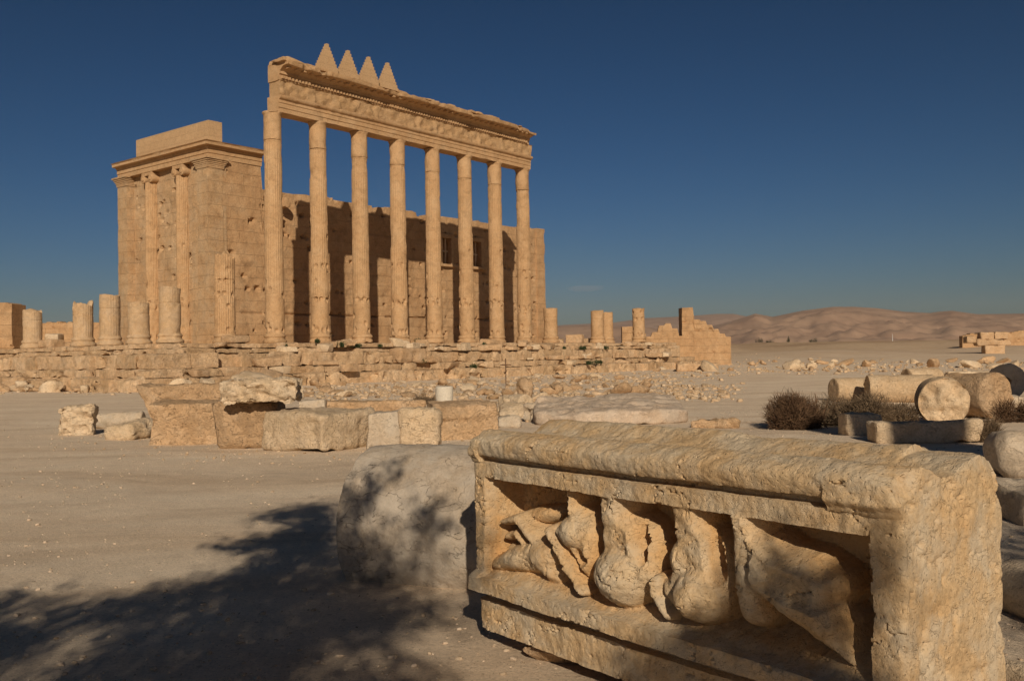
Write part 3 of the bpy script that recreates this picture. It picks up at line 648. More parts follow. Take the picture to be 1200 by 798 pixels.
# ---- helper for fallen stones measured on the ground
cnt = [200]
def stone_block(label, px0, px1, yt, yb, depth=1.0, yaw=0.0, mat=None, rnd=.07, amp=.03, chip=.07, name='fallen_block', cat='stone block', res=.09, zb=0.0, tilt=0.0, roll=0.0, group=None, freq=1.3, fn=None, ztop=None):
    cnt[0] += 1; s = cnt[0]; pc = (px0+px1)/2; g = gr(pc, yb, zb); D = g[1]
    W = (px1-px0)*D/FOC; wv = max(.15, (W-depth*abs(sin(yaw)))/max(cos(yaw), .3))
    top = at(pc, yt, D+depth*.8)[2]; h = max(.12, (ztop if ztop is not None else top)-zb)
    sh = warp(rbox(wv, depth, h, max(res*.7, wv/48), rnd), .04, s)
    if fn: sh = (fn(sh[0], wv, depth, h), sh[1])
    sh = weather(sh, amp, freq, s, 5, chip=chip); sh = weather(sh, amp*.45+.006, freq*4.5, s+9, 4, chip=chip*.3+.01)
    off = np.array([-sin(yaw), cos(yaw)])*0 + np.array([0, 1.0])*(depth*cos(yaw)/2+wv*abs(sin(yaw))/2*.9)
    gx, gy = g[0]+off[0]+pc*0, g[1]+off[1]
    gx = g[0]*gy/g[1]
    return put(name, sh, mat or M_pale, None, (gx, gy, zb+gz(gx, gy)-.03), (tilt, roll, yaw), label=label, cat=cat, group=group)
def lying_drum(label, px, py_base, r, L, axis_yaw, mat, name='column_drum', amp=.02, chip=.04, seed=1, sink=.03, zb=0, r2=None, cat='column drum', pitch=0.0, nseg=56, res=.07, rough_end=0.0, hole=False):
    """axis_yaw: direction of the axis in the ground plane, measured from +X"""
    g = gr(px, py_base, zb); sh = drum(r, L, nseg, res, .03, r2); V, Fc = sh; V = V-np.array([0, 0, L/2])
    if rough_end:
        rr = np.hypot(V[:, 0], V[:, 1]); k = (np.abs(V[:, 2]) > L/2-.002)&(rr < r*.96)
        V[:, 2] += np.where(k, 1, 0)*np.sign(V[:, 2])*fbm(V, 3.5/r*.6, 4, seed)*rough_end
    if hole:
        V[:, 2] -= np.where((np.abs(V[:, 2]) > L/2-.05)&(np.hypot(V[:, 0], V[:, 1]) < .11), np.sign(V[:, 2])*.3, 0)
    sh = weather((V, Fc), amp, 1.6, seed, 4, chip=chip); sh = move(sh, ry=pi/2)
    x, y = g[0], g[1]+r*.35; return put(name, sh, mat, None, (x*(y/g[1]), y, zb+r-sink), (0, pitch, axis_yaw), label=label, cat=cat)

# ---- foreground: carved beam fragment with a sunken panel
BA = np.array([-.245, 5.67]); bu = np.array([.606, -.796]); bu /= np.hypot(*bu); BL, BD, BZ0, BZ1 = 2.72, .735, .11, 1.27
def carved_block():
    zs = np.concatenate([np.arange(BZ0, 1.12, .0085), np.arange(1.12, BZ1, .006), [BZ1]])
    ns = int(BL/.0085); S = np.linspace(0, BL, ns+1)
    SS, ZZ = np.meshgrid(S, zs)
    n0 = fbm(np.stack([SS.ravel(), 0*SS.ravel(), ZZ.ravel()], 1), 3, 4, 2).reshape(SS.shape)*.003
    z = ZZ+n0; s = SS+fbm(np.stack([SS.ravel(), 0*SS.ravel()+5, ZZ.ravel()], 1), 4, 4, 12).reshape(SS.shape)*.003
    o = np.zeros_like(SS)
    # lower band, groove, ledge
    o = np.where(z < .36, -.055, o)
    o = np.where(z < .355, -.075+.0*z, o)
    o = np.where(z < .285, -.028, o)
    led = (z >= .345)&(z < .435); lo = .055*np.clip((.455-z)/.03, 0, 1)**.6
    o = np.where((z >= .345)&(z < .46), np.maximum(lo, 0)+.0, o)
    # crown: groove below roll moulding
    gend = 2.41; inr = (s > .09)&(s < gend)
    tor = np.clip(1-((z-1.20)/.088)**2, 0, 1)**.5
    o = np.where((z > 1.095)&(z < 1.135)&inr, -.045, o)
    o = np.where(z >= 1.125, -.015+.055*tor-np.where(z > 1.2, .10*np.clip((z-1.2)/.07, 0, 1)**2, 0), o)
    o = np.where((z > 1.085)&(~inr), .0+.03*sstep(1.09, 1.13, z)-np.where(z > 1.2, .10*np.clip((z-1.2)/.07, 0, 1)**2.2, 0)+.012, o)
    # panel
    DEEP = -.235
    L0 = .10+.02*(z-.42)/.6; inp = (s > L0)&(s < 2.585)&(z > .43)&(z < 1.0)
    dl = np.minimum(s-L0, .06); base = DEEP+0*z
    base = np.maximum(base, -1.0+0*z)
    # left jamb slopes in gently, lower sill slopes
    base = np.maximum(base, -.0-(s-L0)*3.0*1.2)
    base = np.maximum(base, -.0-(z-.43)*1.6)
    R_ = np.full_like(z, DEEP)
    def blob(cs, cz, rx, rz, top, bot=DEEP, rot=0, pw=.5):
        a, b = (s-cs)*cos(rot)+(z-cz)*sin(rot), -(s-cs)*sin(rot)+(z-cz)*cos(rot)
        q = (a/rx)**2+(b/rz)**2; return np.where(q < 1, bot+(top-bot)*np.clip(1-q, 0, 1)**pw, -9)
    def tube(pts, r, top, bot=DEEP):
        d = np.full_like(z, 9.0); rr = np.full_like(z, r if not isinstance(r, (list, tuple)) else r[0])
        for k in range(len(pts)-1):
            a = np.array(pts[k]); b = np.array(pts[k+1]); ab = b-a
            t = np.clip(((s-a[0])*ab[0]+(z-a[1])*ab[1])/(ab@ab), 0, 1); dd = np.hypot(s-a[0]-t*ab[0], z-a[1]-t*ab[1])
            if isinstance(r, (list, tuple)): rk = r[k]+(r[k+1]-r[k])*t; dd = dd/rk
            else: dd = dd/r
            d = np.minimum(d, dd)
        return np.where(d < 1, bot+(top-bot)*np.clip(1-d*d, 0, 1)**.45, -9)
    def poly(pts, top, soft, bot=DEEP):
        P_ = np.array(pts); ins = np.zeros(z.shape, bool); dm = np.full_like(z, 9.0); n_ = len(P_)
        for i in range(n_):
            a = P_[i]; b = P_[(i+1) % n_]; ab = b-a; t = np.clip(((s-a[0])*ab[0]+(z-a[1])*ab[1])/(ab@ab), 0, 1); dm = np.minimum(dm, np.hypot(s-a[0]-t*ab[0], z-a[1]-t*ab[1]))
            ins ^= ((a[1] > z) != (b[1] > z)) & (s < (b[0]-a[0])*(z-a[1])/(b[1]-a[1]+1e-9)+a[0])
        return np.where(ins, bot+(top-bot)*np.clip(dm/soft, 0, 1)**.45, -9)
    for q in (
        # left curled leaf
        tube([(.16, .50), (.36, .56), (.52, .60), (.62, .62)], [.07, .10, .12, .10], -.02), blob(.60, .55, .17, .10, -.03, rot=-.5),
        tube([(.20, .75), (.33, .78), (.45, .70), (.55, .62)], [.03, .045, .05, .05], -.05), tube([(.20, .66), (.30, .69), (.40, .63)], .035, -.07),
        tube([(.22, .60), (.32, .60)], .03, -.09), blob(.42, .80, .20, .06, -.13, rot=.25),
        # dart
        poly([(.73, 1.12), (.90, 1.12), (.89, .93), (1.0, .86), (1.03, .76), (1.0, .58), (.95, .49), (.90, .52), (.78, .63), (.64, .75), (.68, .84), (.76, .88)], -.02, .075),
        blob(.84, .77, .15, .14, .015), tube([(.66, .76), (.80, .60), (.95, .49)], [.05, .06, .03], .01),
        # first vase
        poly([(.99, 1.12), (1.29, 1.12), (1.27, .93), (1.38, .875), (1.45, .79), (1.46, .62), (1.38, .50), (1.24, .43), (1.08, .46), (.975, .56), (.965, .68), (1.04, .76), (1.03, .88)], -.01, .08),
        blob(1.195, .61, .215, .18, .09, pw=.5), blob(1.14, .90, .11, .13, .01),
        # second vase
        poly([(1.48, 1.12), (1.76, 1.12), (1.77, .93), (1.85, .89), (1.90, .80), (1.905, .62), (1.84, .50), (1.70, .435), (1.54, .47), (1.45, .55), (1.43, .66), (1.49, .70), (1.53, .78), (1.51, .88)], -.01, .08),
        blob(1.71, .615, .17, .155, .085, pw=.5), blob(1.60, .76, .10, .13, .02), tube([(1.46, .64), (1.46, .57), (1.54, .50)], [.04, .05, .045], .02),
        # last figure and its broad lobe
        tube([(1.96, 1.0), (1.97, .85), (1.98, .70), (2.0, .60)], [.07, .085, .10, .09], .015), poly([(1.87, 1.10), (2.06, 1.10), (2.08, .95), (2.16, .905), (2.30, .89), (2.43, .83), (2.455, .75), (2.42, .69), (2.47, .66), (2.49, .56), (2.52, .43), (2.44, .45), (2.28, .52), (2.10, .60), (1.98, .66)], .015, .085),
        poly([(2.08, .80), (2.25, .76), (2.42, .72), (2.47, .62), (2.42, .50), (2.26, .57), (2.08, .67)], .045, .07), poly([(2.0, .90), (2.12, .86), (2.16, .74), (2.04, .66), (1.99, .74)], .04, .05),
    ):
        hh_ = np.clip(.5+.5*(R_-q)/.022, 0, 1); R_ = np.where(q > -5, q*(1-hh_)+R_*hh_+.022*hh_*(1-hh_), R_)
    # carved hollows
    def cut(cs, cz, rx, rz, d, rot=0):
        a, b = (s-cs)*cos(rot)+(z-cz)*sin(rot), -(s-cs)*sin(rot)+(z-cz)*cos(rot)
        return d*np.clip(1-(a/rx)**2-(b/rz)**2, 0, 1)**.5
    def scut(cs, cz, rx, rz, d, rot=0):
        a, b = (s-cs)*cos(rot)+(z-cz)*sin(rot), -(s-cs)*sin(rot)+(z-cz)*cos(rot)
        return d*np.clip(1.25-(a/rx)**2-(b/rz)**2, 0, 1)**1.2
    R_ = R_-scut(1.335, .78, .045, .095, .13, .30)-scut(1.80, .78, .042, .10, .13, .25)-cut(.90, .655, .05, .04, .05, -.5)
    lump = fbm(np.stack([SS.ravel(), 0*SS.ravel(), ZZ.ravel()], 1), 9, 5, 6).reshape(SS.shape)
    rg = fbm(np.stack([SS.ravel(), 0*SS.ravel(), ZZ.ravel()], 1), 5, 4, 66).reshape(SS.shape)
    R_ = R_+lump*.014-.010*sstep(.93, 1.0, 1-np.abs(rg))
    # frame edge bridges where necks of the vases grow out of the band
    o = np.where(inp, np.maximum(np.maximum(base, R_), DEEP), o)
    # rounding at the outer vertical edges
    for e in (S[0], BL):
        d = np.abs(SS-e); o = o-.014*np.exp(-(d/.010)**1.2)*(1+.8*fbm(np.stack([SS.ravel(), 0*SS.ravel(), ZZ.ravel()], 1), 6, 3, 19).reshape(SS.shape))
    P = np.stack([SS.ravel(), 0*SS.ravel(), ZZ.ravel()], 1)
    o = o+fbm(P, 2.2, 4, 40).reshape(o.shape)*.004+fbm(P, 16, 4, 41, .6).reshape(o.shape)*.0035-.0035*sstep(.55, 1.0, 1-np.abs(fbm(P, 22, 3, 47).reshape(o.shape)))
    crk = 1-np.abs(fbm(P*np.array([1, 1, 1.7]), 4.5, 4, 45).reshape(o.shape)); o = o-.016*sstep(.965, .999, crk)
    # top, running back
    nt_ = 56; rows = [np.stack([SS, -o, ZZ], 2)]
    of = o[-1]; top = []
    for k in range(1, nt_+1):
        t = k/nt_; y = -of*(1-t)+BD*t
        zz = BZ1+.0-.060*np.exp(-((y-.31)/.12)**2)+.040*np.exp(-((y-.55)/.08)**2)*(S < 2.45)*(1-.6*sstep(.4, .9, fbm(np.stack([S, 0*S, 0*S], 1), 1.3, 3, 55)))-.02*sstep(.64, .71, y)
        top.append(np.stack([S, y, zz], 1))
    rows.append(np.array(top))
    bz = np.linspace(BZ1-.02, BZ0, 40)[1:]
    rows.append(np.array([np.stack([S, np.full_like(S, BD), np.full_like(S, zb)], 1) for zb in bz]))
    G = np.concatenate(rows, 0); nr = G.shape[0]; n = ns+1
    V = G.reshape(-1, 3); Fc = [(j*n+i, j*n+i+1, (j+1)*n+i+1, (j+1)*n+i) for j in range(nr-1) for i in range(ns)]
    Fc += [((nr-1)*n+i, (nr-1)*n+i+1, i+1, i) for i in range(ns)]
    # end faces
    nf = len(zs); K = 80; ex = []
    for side, col_ in ((0, 0), (1, ns)):
        fr_ = G[:nf, col_]; t = np.linspace(0, 1, K+1)
        E_ = np.zeros((nf, K+1, 3)); E_[:, :, 0] = fr_[:, 0][:, None]; E_[:, :, 2] = fr_[:, 2][:, None]; E_[:, :, 1] = fr_[:, 1][:, None]*(1-t)+BD*t
        E_[-1, 1:, :] = 0
        tr = G[nf-1:nf+nt_, col_]; yy = fr_[-1, 1]*(1-t)+BD*t; E_[-1, :, 0] = tr[0, 0]; E_[-1, :, 1] = yy; E_[-1, :, 2] = np.interp(yy, tr[:, 1], tr[:, 2])
        for j in range(nf-1):  # follow the uneven top
            zr = sstep(1.0, BZ1, zs[j]); E_[j, :, 2] += zr*(E_[-1, :, 2]-BZ1)
        b_ = len(V)+sum(len(e[0]) for e in ex); m_ = K+1
        f = [(b_+j*m_+i, b_+j*m_+i+1, b_+(j+1)*m_+i+1, b_+(j+1)*m_+i) for j in range(nf-1) for i in range(K)]
        if side == 0: f = [q[::-1] for q in f]
        ex.append((E_.reshape(-1, 3), f))
    for e in ex: V = np.concatenate([V, e[0]]); Fc += e[1]
    # position based displacement keeps the seams closed
    d = np.stack([fbm(V+k*31.0, 3.0, 4, 70+k)*.0045+fbm(V+k*11.0, 14, 4, 80+k, .6)*.0032 for k in range(3)], 1)
    rgt = sstep(BL-.035, BL-.008, V[:, 0]); pit = sstep(.15, .8, fbm(V, 17, 4, 91, .6))*.013+sstep(.2, .8, fbm(V, 7, 3, 92))*.006
    V = V+d*np.array([1, .8, 1]); V[:, 0] -= rgt*pit
    tp = sstep(BZ1-.12, BZ1-.0, V[:, 2]); V[:, 2] -= tp*(sstep(.1, .8, fbm(V, 11, 4, 93, .6))*.008+.003*sstep(.5, 1.0, 1-np.abs(fbm(V, 20, 3, 94))))
    # knocked-off corners and edges
    for (c, r, k) in (((BL, 0, BZ1), .13, .06), ((BL, BD, BZ1), .12, .05), ((0, 0, BZ1), .12, .04), ((0, BD*.6, BZ1), .22, .06), ((0, -.02, BZ0), .1, .03)):
        dd = np.linalg.norm(V-np.array(c), axis=1); cen = np.array([BL/2, BD/2, .7]); dv = cen-np.array(c); dv /= np.linalg.norm(dv)
        V = V+dv*(np.clip(1-dd/r, 0, 1)**1.0*k)[:, None]
    return V, Fc
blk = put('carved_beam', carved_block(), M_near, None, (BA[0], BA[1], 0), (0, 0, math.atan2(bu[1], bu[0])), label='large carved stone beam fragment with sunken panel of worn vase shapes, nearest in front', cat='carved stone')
# rocks it is propped on
def rock(r, seed, s=(1, 1, 1), amp=.25, res=14):
    V, Fc = rbox(2*r, 2*r, 2*r, 2*r/res, r*.75); V = V-np.array([0, 0, r]); V, Fc = weather((V, Fc), amp*r, 1.1/r, seed, 5, chip=amp*r)
    # facet it a little
    rs = np.random.RandomState(seed)
    for k in range(7):
        n = rs.normal(size=3); n /= np.linalg.norm(n); d = V@n; V = V-np.outer(np.maximum(d-r*rs.uniform(.55, .8), 0), n)*.85
    return V*np.array(s), Fc
for k, (s, y, r, sc, lb) in enumerate(((.42, .25, .15, (1.3, 1.2, .7), 'brown rock wedged under the left end of the carved beam'), (2.0, .45, .17, (1.3, 1.3, .7), 'rock wedged under the right half of the carved beam'), (.85, .5, .16, (1.6, 1, .6), 'flat dark rock under the middle of the carved beam'))):
    p = BA+bu*s+np.array([-bu[1], bu[0]])*y
    put('support_rock', rock(r, 300+k, sc), M_rough, None, (p[0], p[1], .04), (0, 0, k), label=lb, cat='rock')

# ---- near drum lying on its side, left of the carved beam
g = gr(470, 690); V, Fc = drum(.62, 1.2, 170, .022, .012)
V = V-np.array([0, 0, .6]); V, Fc = weather((V, Fc), .007, 2.6, 333, 5, chip=.012); V, Fc = weather((V, Fc), .006, 9, 334, 4)
V, Fc = move((V, Fc), ry=pi/2)
put('column_drum', (V, Fc), M_drum, None, (-.57, 7.65, .38), (0, 0, radians(-22)), label='big grey cracked column drum lying beside the carved beam under the tree shadow', cat='column drum')

# ---- the left-hand group of fallen blocks
def curvy(V, w_, d_, h_):
    k = V[:, 2]/h_; V = V.copy(); V[:, 0] *= 1+.08*(1-k); return V
def carve(V, w_, d_, h_):
    V = V.copy(); f = V[:, 1] < -d_/2+.05
    V[:, 1] += np.where(f, .10*np.clip(np.sin(V[:, 0]*9+V[:, 2]*7)*np.sin(V[:, 2]*11-V[:, 0]*2), -.3, 1), 0); return V
def overhang(V, w_, d_, h_):
    V = V.copy(); k = V[:, 2]/h_; V[:, 0] -= (1-k)*.0; l = V[:, 0] < 0; V[:, 0] = np.where(l, V[:, 0]*(.62+.38*k), V[:, 0]); return V
stone_block('small carved capital fragment standing at the far left of the fallen blocks', 74, 114, 474, 511, .7, .15, M_pale, .06, .035, .08, 'capital_fragment', 'capital', .045, freq=3.0, fn=carve)
lying_drum('smooth slender grey column piece lying behind the small capital fragment', 139, 502, .22, 1.25, .1, M_greyst, seed=4, r2=.24)
stone_block('low tilted slab lying between the slender column piece and the first big orange block', 132, 182, 492, 515, .9, -.25, M_pale, .12, .06, .1, 'fallen_slab', 'stone slab', .08, tilt=.05, roll=-.22)
stone_block('ragged orange block with overhanging left side, behind the first big orange block', 162, 268, 448, 494, 1.2, .05, M_rough, .10, .07, .12, fn=overhang, ztop=1.08)
stone_block('big square orange block with tool marks, leftmost large block of the front row', 176, 262, 466, 521, 1.2, .10, M_rough, .05, .03, .06)
stone_block('upright orange block with rounded right shoulder, second large block of the front row', 256, 335, 466, 526, 1.1, .08, M_rough, .14, .035, .05)
bt = stone_block('frieze slab of knotty carving laid across the tops of two orange blocks', 262, 354, 443, 470, .9, .06, M_pale, .06, .05, .06, 'carved_slab', 'carved stone', .035, zb=.93, freq=3.0, fn=carve, ztop=1.38)
stone_block('long pale block with a sharp front corner, widest of the front row', 303, 444, 479, 532, 1.5, -.55, M_pale, .10, .035, .06)
stone_block('grey block split by a crack, between the long pale block and the bright rounded one', 434, 472, 479, 527, .7, -.05, M_greyst, .05, .03, .05)
stone_block('bright rounded boulder-like block, fifth in the front row', 466, 518, 476, 526, .75, .06, M_pale, .14, .05, .06)
stone_block('long fluted architrave block lying behind the bright rounded block', 500, 585, 467, 515, .8, .30, M_rough, .03, .02, .04, 'architrave_block', roll=-.035, fn=lambda V, w_, d_, h_: np.stack([V[:, 0], V[:, 1]+np.where(V[:, 1] < -d_/2+.05, .08*sstep(.55, .62, V[:, 2]/h_)*-1+.025*np.sin(V[:, 0]*28)*(V[:, 2] > .6*h_), 0), V[:, 2]], 1))
stone_block('small grey block sitting behind the long pale block', 352, 383, 468, 484, .5, 0, M_greyst, .04, .02, .03, zb=.05)
stone_block('long low beam lying behind the front row of blocks', 378, 500, 468, 484, .6, .04, M_rough, .06, .03, .04, 'fallen_beam', 'stone beam')
g = gr(521, 476); put('drum_stump', weather(drum(.30, .70, 40, .05, .03), .012, 2, 9, 4), M_white, None, (g[0], g[1], -.02), label='small whitish drum standing upright in the rubble', cat='column drum')
# jumble right of it
lying_drum('smooth pale drum section lying among the rocks right of the fluted architrave', 606, 485, .30, .85, -.9, M_pale, seed=44)
stone_block('layered yellow rock leaning on the fluted architrave block', 581, 603, 462, 488, .6, .4, M_pale, .15, .07, .12)
stone_block('pitted grey stone in front of the smooth drum section', 612, 634, 472, 494, .4, .5, M_greyst, .12, .09, .15)
stone_block('dark low rock at the foot of the layered yellow rock', 580, 612, 485, 501, .5, .1, M_greyst, .1, .05, .1)
stone_block('reddish boulder above the smooth drum section', 606, 626, 443, 468, .7, .3, M_rough, .25, .1, .15, cat='boulder', name='boulder')
stone_block('yellow boulder left of the pinkish flat slab top', 640, 662, 448, 462, 1.0, .3, M_rough, .25, .1, .15, cat='boulder', name='boulder')
def slabtop(V, w_, d_, h_):
    V = V.copy(); V[:, 2] *= (.56+.44*(V[:, 1]/d_+.5))*(1-.10*sstep(-.2, .5, -V[:, 0]/w_)-.12*sstep(.2, .5, V[:, 0]/w_)); k = 1-.45*np.abs(V[:, 0]/(w_/2))**3; V[:, 1] = V[:, 1]*k; return V
stone_block('huge flat slab with a pinkish top lying behind the carved beam', 618, 808, 459, 499, 3.6, -.02, M_slab, .14, .05, .08, 'fallen_slab', 'stone slab', fn=slabtop, ztop=.66)
stone_block('half shaded rock right of the huge flat slab', 806, 866, 486, 501, .6, -.1, M_rough, .08, .06, .1)

# ---- right-hand group of drums and shrubs
lying_drum('fallen drum with rough broken face toward the camera, beside the shrubs', 1104, 497, .54, 1.1, radians(72), M_warm, seed=21, amp=.03, rough_end=.09, nseg=64, res=.05)
lying_drum('larger fallen drum with reddish broken face, right of the rough-faced drum', 1143, 489, .56, 1.3, radians(112), M_rough, seed=22, amp=.03, rough_end=.12, nseg=64, res=.06)
lying_drum('drum with square centre hole, its flat face in shade, at the right edge', 1180, 467, .60, .8, radians(62), M_greyst, seed=23, amp=.012, hole=True)
lying_drum('pale drum section lying left behind the shrubs', 1003, 470, .40, 1.6, radians(10), M_warm, seed=24)
lying_drum('long pale drum section lying right behind the shrubs', 1055, 472, .45, 2.0, radians(-8), M_warm, seed=25, rough_end=.06)
lying_drum('short drum lying behind the two rough-faced drums', 1080, 462, .50, 1.3, radians(12), M_warm, seed=26)
stone_block('flat grey slab lying behind the larger fallen drum', 1098, 1165, 434, 452, 1.5, .1, M_pale, .08, .05, .08, 'fallen_slab', 'stone slab')
stone_block('pale drum-like block lying in front of the shade-faced drum', 1150, 1206, 462, 480, .9, .1, M_greyst, .14, .05, .08)
stone_block('small block half in shadow, in front of the dark shrubs', 984, 1028, 482, 512, .6, .1, M_pale, .05, .03, .05)
stone_block('long low block half in shadow, behind the carved beam', 1020, 1144, 492, 520, .55, .02, M_pale, .06, .035, .06)
stone_block('pale rounded block behind the right end of the carved beam', 1156, 1222, 499, 560, .9, -.1, M_greyst, .22, .03, .05)
stone_block('flat slab edge in deep shade right of the carved beam', 1168, 1260, 560, 620, 1.0, -.1, M_greyst, .05, .03, .05, 'fallen_slab', 'stone slab')
stone_block('dark rounded boulder in shade right of the carved beam', 1172, 1250, 655, 745, .7, .1, M_greyst, .2, .05, .08, 'boulder', 'boulder')
stone_block('sunlit rock at the lower right edge below the shaded boulder', 1165, 1240, 752, 830, .5, .2, M_pale, .12, .05, .08, 'boulder', 'boulder')
# dry shrubs
M_dry = plain_mat('dry_brown_twigs', (.075, .042, .024), (.15, .09, .05), 6)
M_dryg = plain_mat('dry_greyish_twigs', (.11, .075, .045), (.20, .14, .085), 6)
def shrub_shape(w_, h_, d_, n, seed, tw=.012):
    rs = np.random.RandomState(seed); P = []
    lob = rs.uniform(-.40, .40, (9, 2)); lh = rs.uniform(.45, 1, 9)
    for k in range(n):
        l = rs.randint(9); c = np.array([lob[l][0]*w_, lob[l][1]*d_, h_*lh[l]*.42])
        d = rs.normal(size=3); d /= np.linalg.norm(d); rr = rs.rand()**.45
        e = c+d*rr*np.array([w_*.19, d_*.22, h_*.5*lh[l]]); e[2] = max(e[2], .01)
        dirn = d*.6+rs.normal(size=3)*.5+np.array([0, 0, .5]); dirn /= np.linalg.norm(dirn); L = rs.uniform(.04, .12)*(1 if rs.rand() < .7 or tw > .02 else 2.2); s_ = np.cross(dirn, rs.normal(size=3)); s_ /= np.linalg.norm(s_)+1e-6
        P.append((e-s_*tw*.5, e+s_*tw*.5, e+dirn*L+s_*tw*.15, e+dirn*L-s_*tw*.15))
    V = np.array(P).reshape(-1, 3); return V, [(4*i, 4*i+1, 4*i+2, 4*i+3) for i in range(n)]
def stems_shape(w_, h_, d_, n, seed):
    rs = np.random.RandomState(seed+5); P = []
    for k in range(n):
        a = np.array([rs.normal()*w_*.12, rs.normal()*d_*.1, 0]); b = np.array([rs.uniform(-.42, .42)*w_, rs.uniform(-.4, .4)*d_, h_*rs.uniform(.5, .92)])
        s_ = np.array([.010, 0, 0]); t_ = np.array([0, .010, 0]); mid = (a+b)/2+np.array([0, 0, -.1*h_])
        for (p, q) in ((a, mid), (mid, b)):
            P.append((p-s_, p+s_, q+s_*.6, q-s_*.6)); P.append((p-t_, p+t_, q+t_*.6, q-t_*.6))
    V = np.array(P).reshape(-1, 3); return V, [(4*i, 4*i+1, 4*i+2, 4*i+3) for i in range(len(P))]
def shrub(px0, px1, yt, yb, label, mat, n, seed, name='dry_shrub'):
    g = gr((px0+px1)/2, yb); W = (px1-px0)*g[1]/FOC*1.18; D_ = W*.6; y = g[1]+D_*.35; x = g[0]*y/g[1]; h = at((px0+px1)/2, yt, y)[2]
    t = thing(name, label, 'shrub', (x, y, gz(x, y)-.02)); put('twigs', shrub_shape(W, h, D_, n, seed), mat, t, smooth=False); put('stems', stems_shape(W, h, D_, 26, seed), mat, t, smooth=False)
shrub(912, 992, 455, 503, 'dark brown dry shrub, leftmost of the shrubs by the fallen drums', M_dry, 17000, 1)
shrub(962, 1074, 453, 500, 'wide greyish brown dry shrub in front of the drum sections', M_dryg, 20000, 2)
shrub(1140, 1172, 484, 518, 'small grey shrub between the long low block and the rounded block', M_dryg, 4500, 3)
shrub(1170, 1215, 462, 496, 'brown shrub at the right edge below the shade-faced drum', M_dry, 5000, 4)
shrub(485, 512, 460, 474, 'small dry shrub beside the upright whitish drum', M_dryg, 2200, 5)

# ---- mouldings and big blocks fallen along the foot of the platform
rs = np.random.RandomState(77)
foot = [ (190, 262, 437, 452, 'fluted grey moulding lying at the platform foot above the ragged orange block', M_greyst), (150, 195, 440, 455, 'short pale block at the platform foot left of the fluted grey moulding', M_pale),
 (246, 330, 436, 449, 'long rounded moulding at the platform foot above the knotty frieze slab', M_rough), (52, 90, 440, 455, 'round-edged boulder at the foot of the platform, far left', M_rough), (6, 34, 441, 456, 'low block at the platform foot cut by the left picture edge', M_rough),
 (108, 136, 434, 455, 'slab leaning diagonally against the platform foot on the left', M_pale), (488, 532, 409, 427, 'massive dark-edged block resting on the platform steps below the fifth column', M_rough),
 (792, 842, 425, 433, 'flat slab at the right foot of the platform', M_rough), (700, 745, 425, 433, 'slab with a dark gap beneath it at the platform foot right of the colonnade', M_rough)]
for (a, b, t_, yb, lb, mt) in foot:
    zb = 0
    if 'resting on' in lb:
        D = 70; c = at((a+b)/2, yb, D); W = (b-a)*D/FOC; V = weather(rbox(W, 1.3, (yb-t_)*D/FOC, .14, .15), .08, .9, 5, 4, chip=.15)
        lx, ly, lz = w2loc(c); c2 = loc2w(lx, Y0P-1.05, -1.57); k = 1
        put('fallen_block', V, mt, None, (c2[0], c2[1], c2[2]), (0, 0, TA), label=lb, cat='stone block'); continue
    stone_block(lb, a, b, t_, yb+2, 1.0, rs.normal()*.15, mt, .16, .07, .1, res=.12, roll=-.5 if 'diagonally' in lb else 0)
lying_drum('orange drum lying tipped at the platform foot, below the third tall column', 436, 446, .62, 1.6, radians(-28), M_rough, seed=31, amp=.03)
# rubble
variants = [to_mesh('rubble', rock(.5, 500+k, (1, rs.uniform(.7, 1.2), rs.uniform(.5, .85)), .28, 6), M_rough if k % 3 else M_pale) for k in range(9)]
def scatter(n, reg, smin, smax, label, group, cat='stone', name='rubble_stone', bias=1.0, onlyfree=True):
    k = 0; tries = 0
    while k < n and tries < n*20:
        tries += 1; px = rs.uniform(reg[0], reg[1]); t = rs.rand()**bias; py = reg[2]+(reg[3]-reg[2])*t
        if 'slope' in reg[4:]: 
            py = reg[2]+(reg[3]-reg[2])*t
        g = gr(px, py); lx, ly, _ = w2loc(g)
        if X0P-3 < lx < X1P+3 and Y0P-2.9 < ly < Y1P: continue
        s = smin+(smax-smin)*rs.rand()**2.2; o = bpy.data.objects.new(name, variants[rs.randint(9)]); COL.objects.link(o)
        z = gz(g[0], g[1]); o.location = (g[0], g[1], z+s*.18); o.rotation_euler = (rs.normal()*.25, rs.normal()*.25, rs.rand()*6.28); o.scale = (s*rs.uniform(.8, 1.7), s, s*rs.uniform(.7, 1.1))
        tag(o, label, cat, group); k += 1
scatter(125, (340, 760, 436, 468), .25, .85, 'loose orange stone in the rubble strip at the foot of the platform', 'rubble at the platform foot', bias=.9)
scatter(62, (-10, 330, 446, 460), .6, 2.3, 'loose stone along the left foot of the platform', 'rubble at the left platform foot')
scatter(72, (760, 1075, 423, 436), .35, 1.6, 'weathered stone in the far rubble row right of the platform', 'far rubble row')
scatter(12, (1070, 1200, 424, 432), .7, 1.7, 'squared stone in the far rubble row below the right wall ruin', 'far rubble row, right end')
scatter(24, (540, 640, 446, 490), .25, .8, 'loose rock in the jumble right of the upright whitish drum', 'rocks in the central jumble')
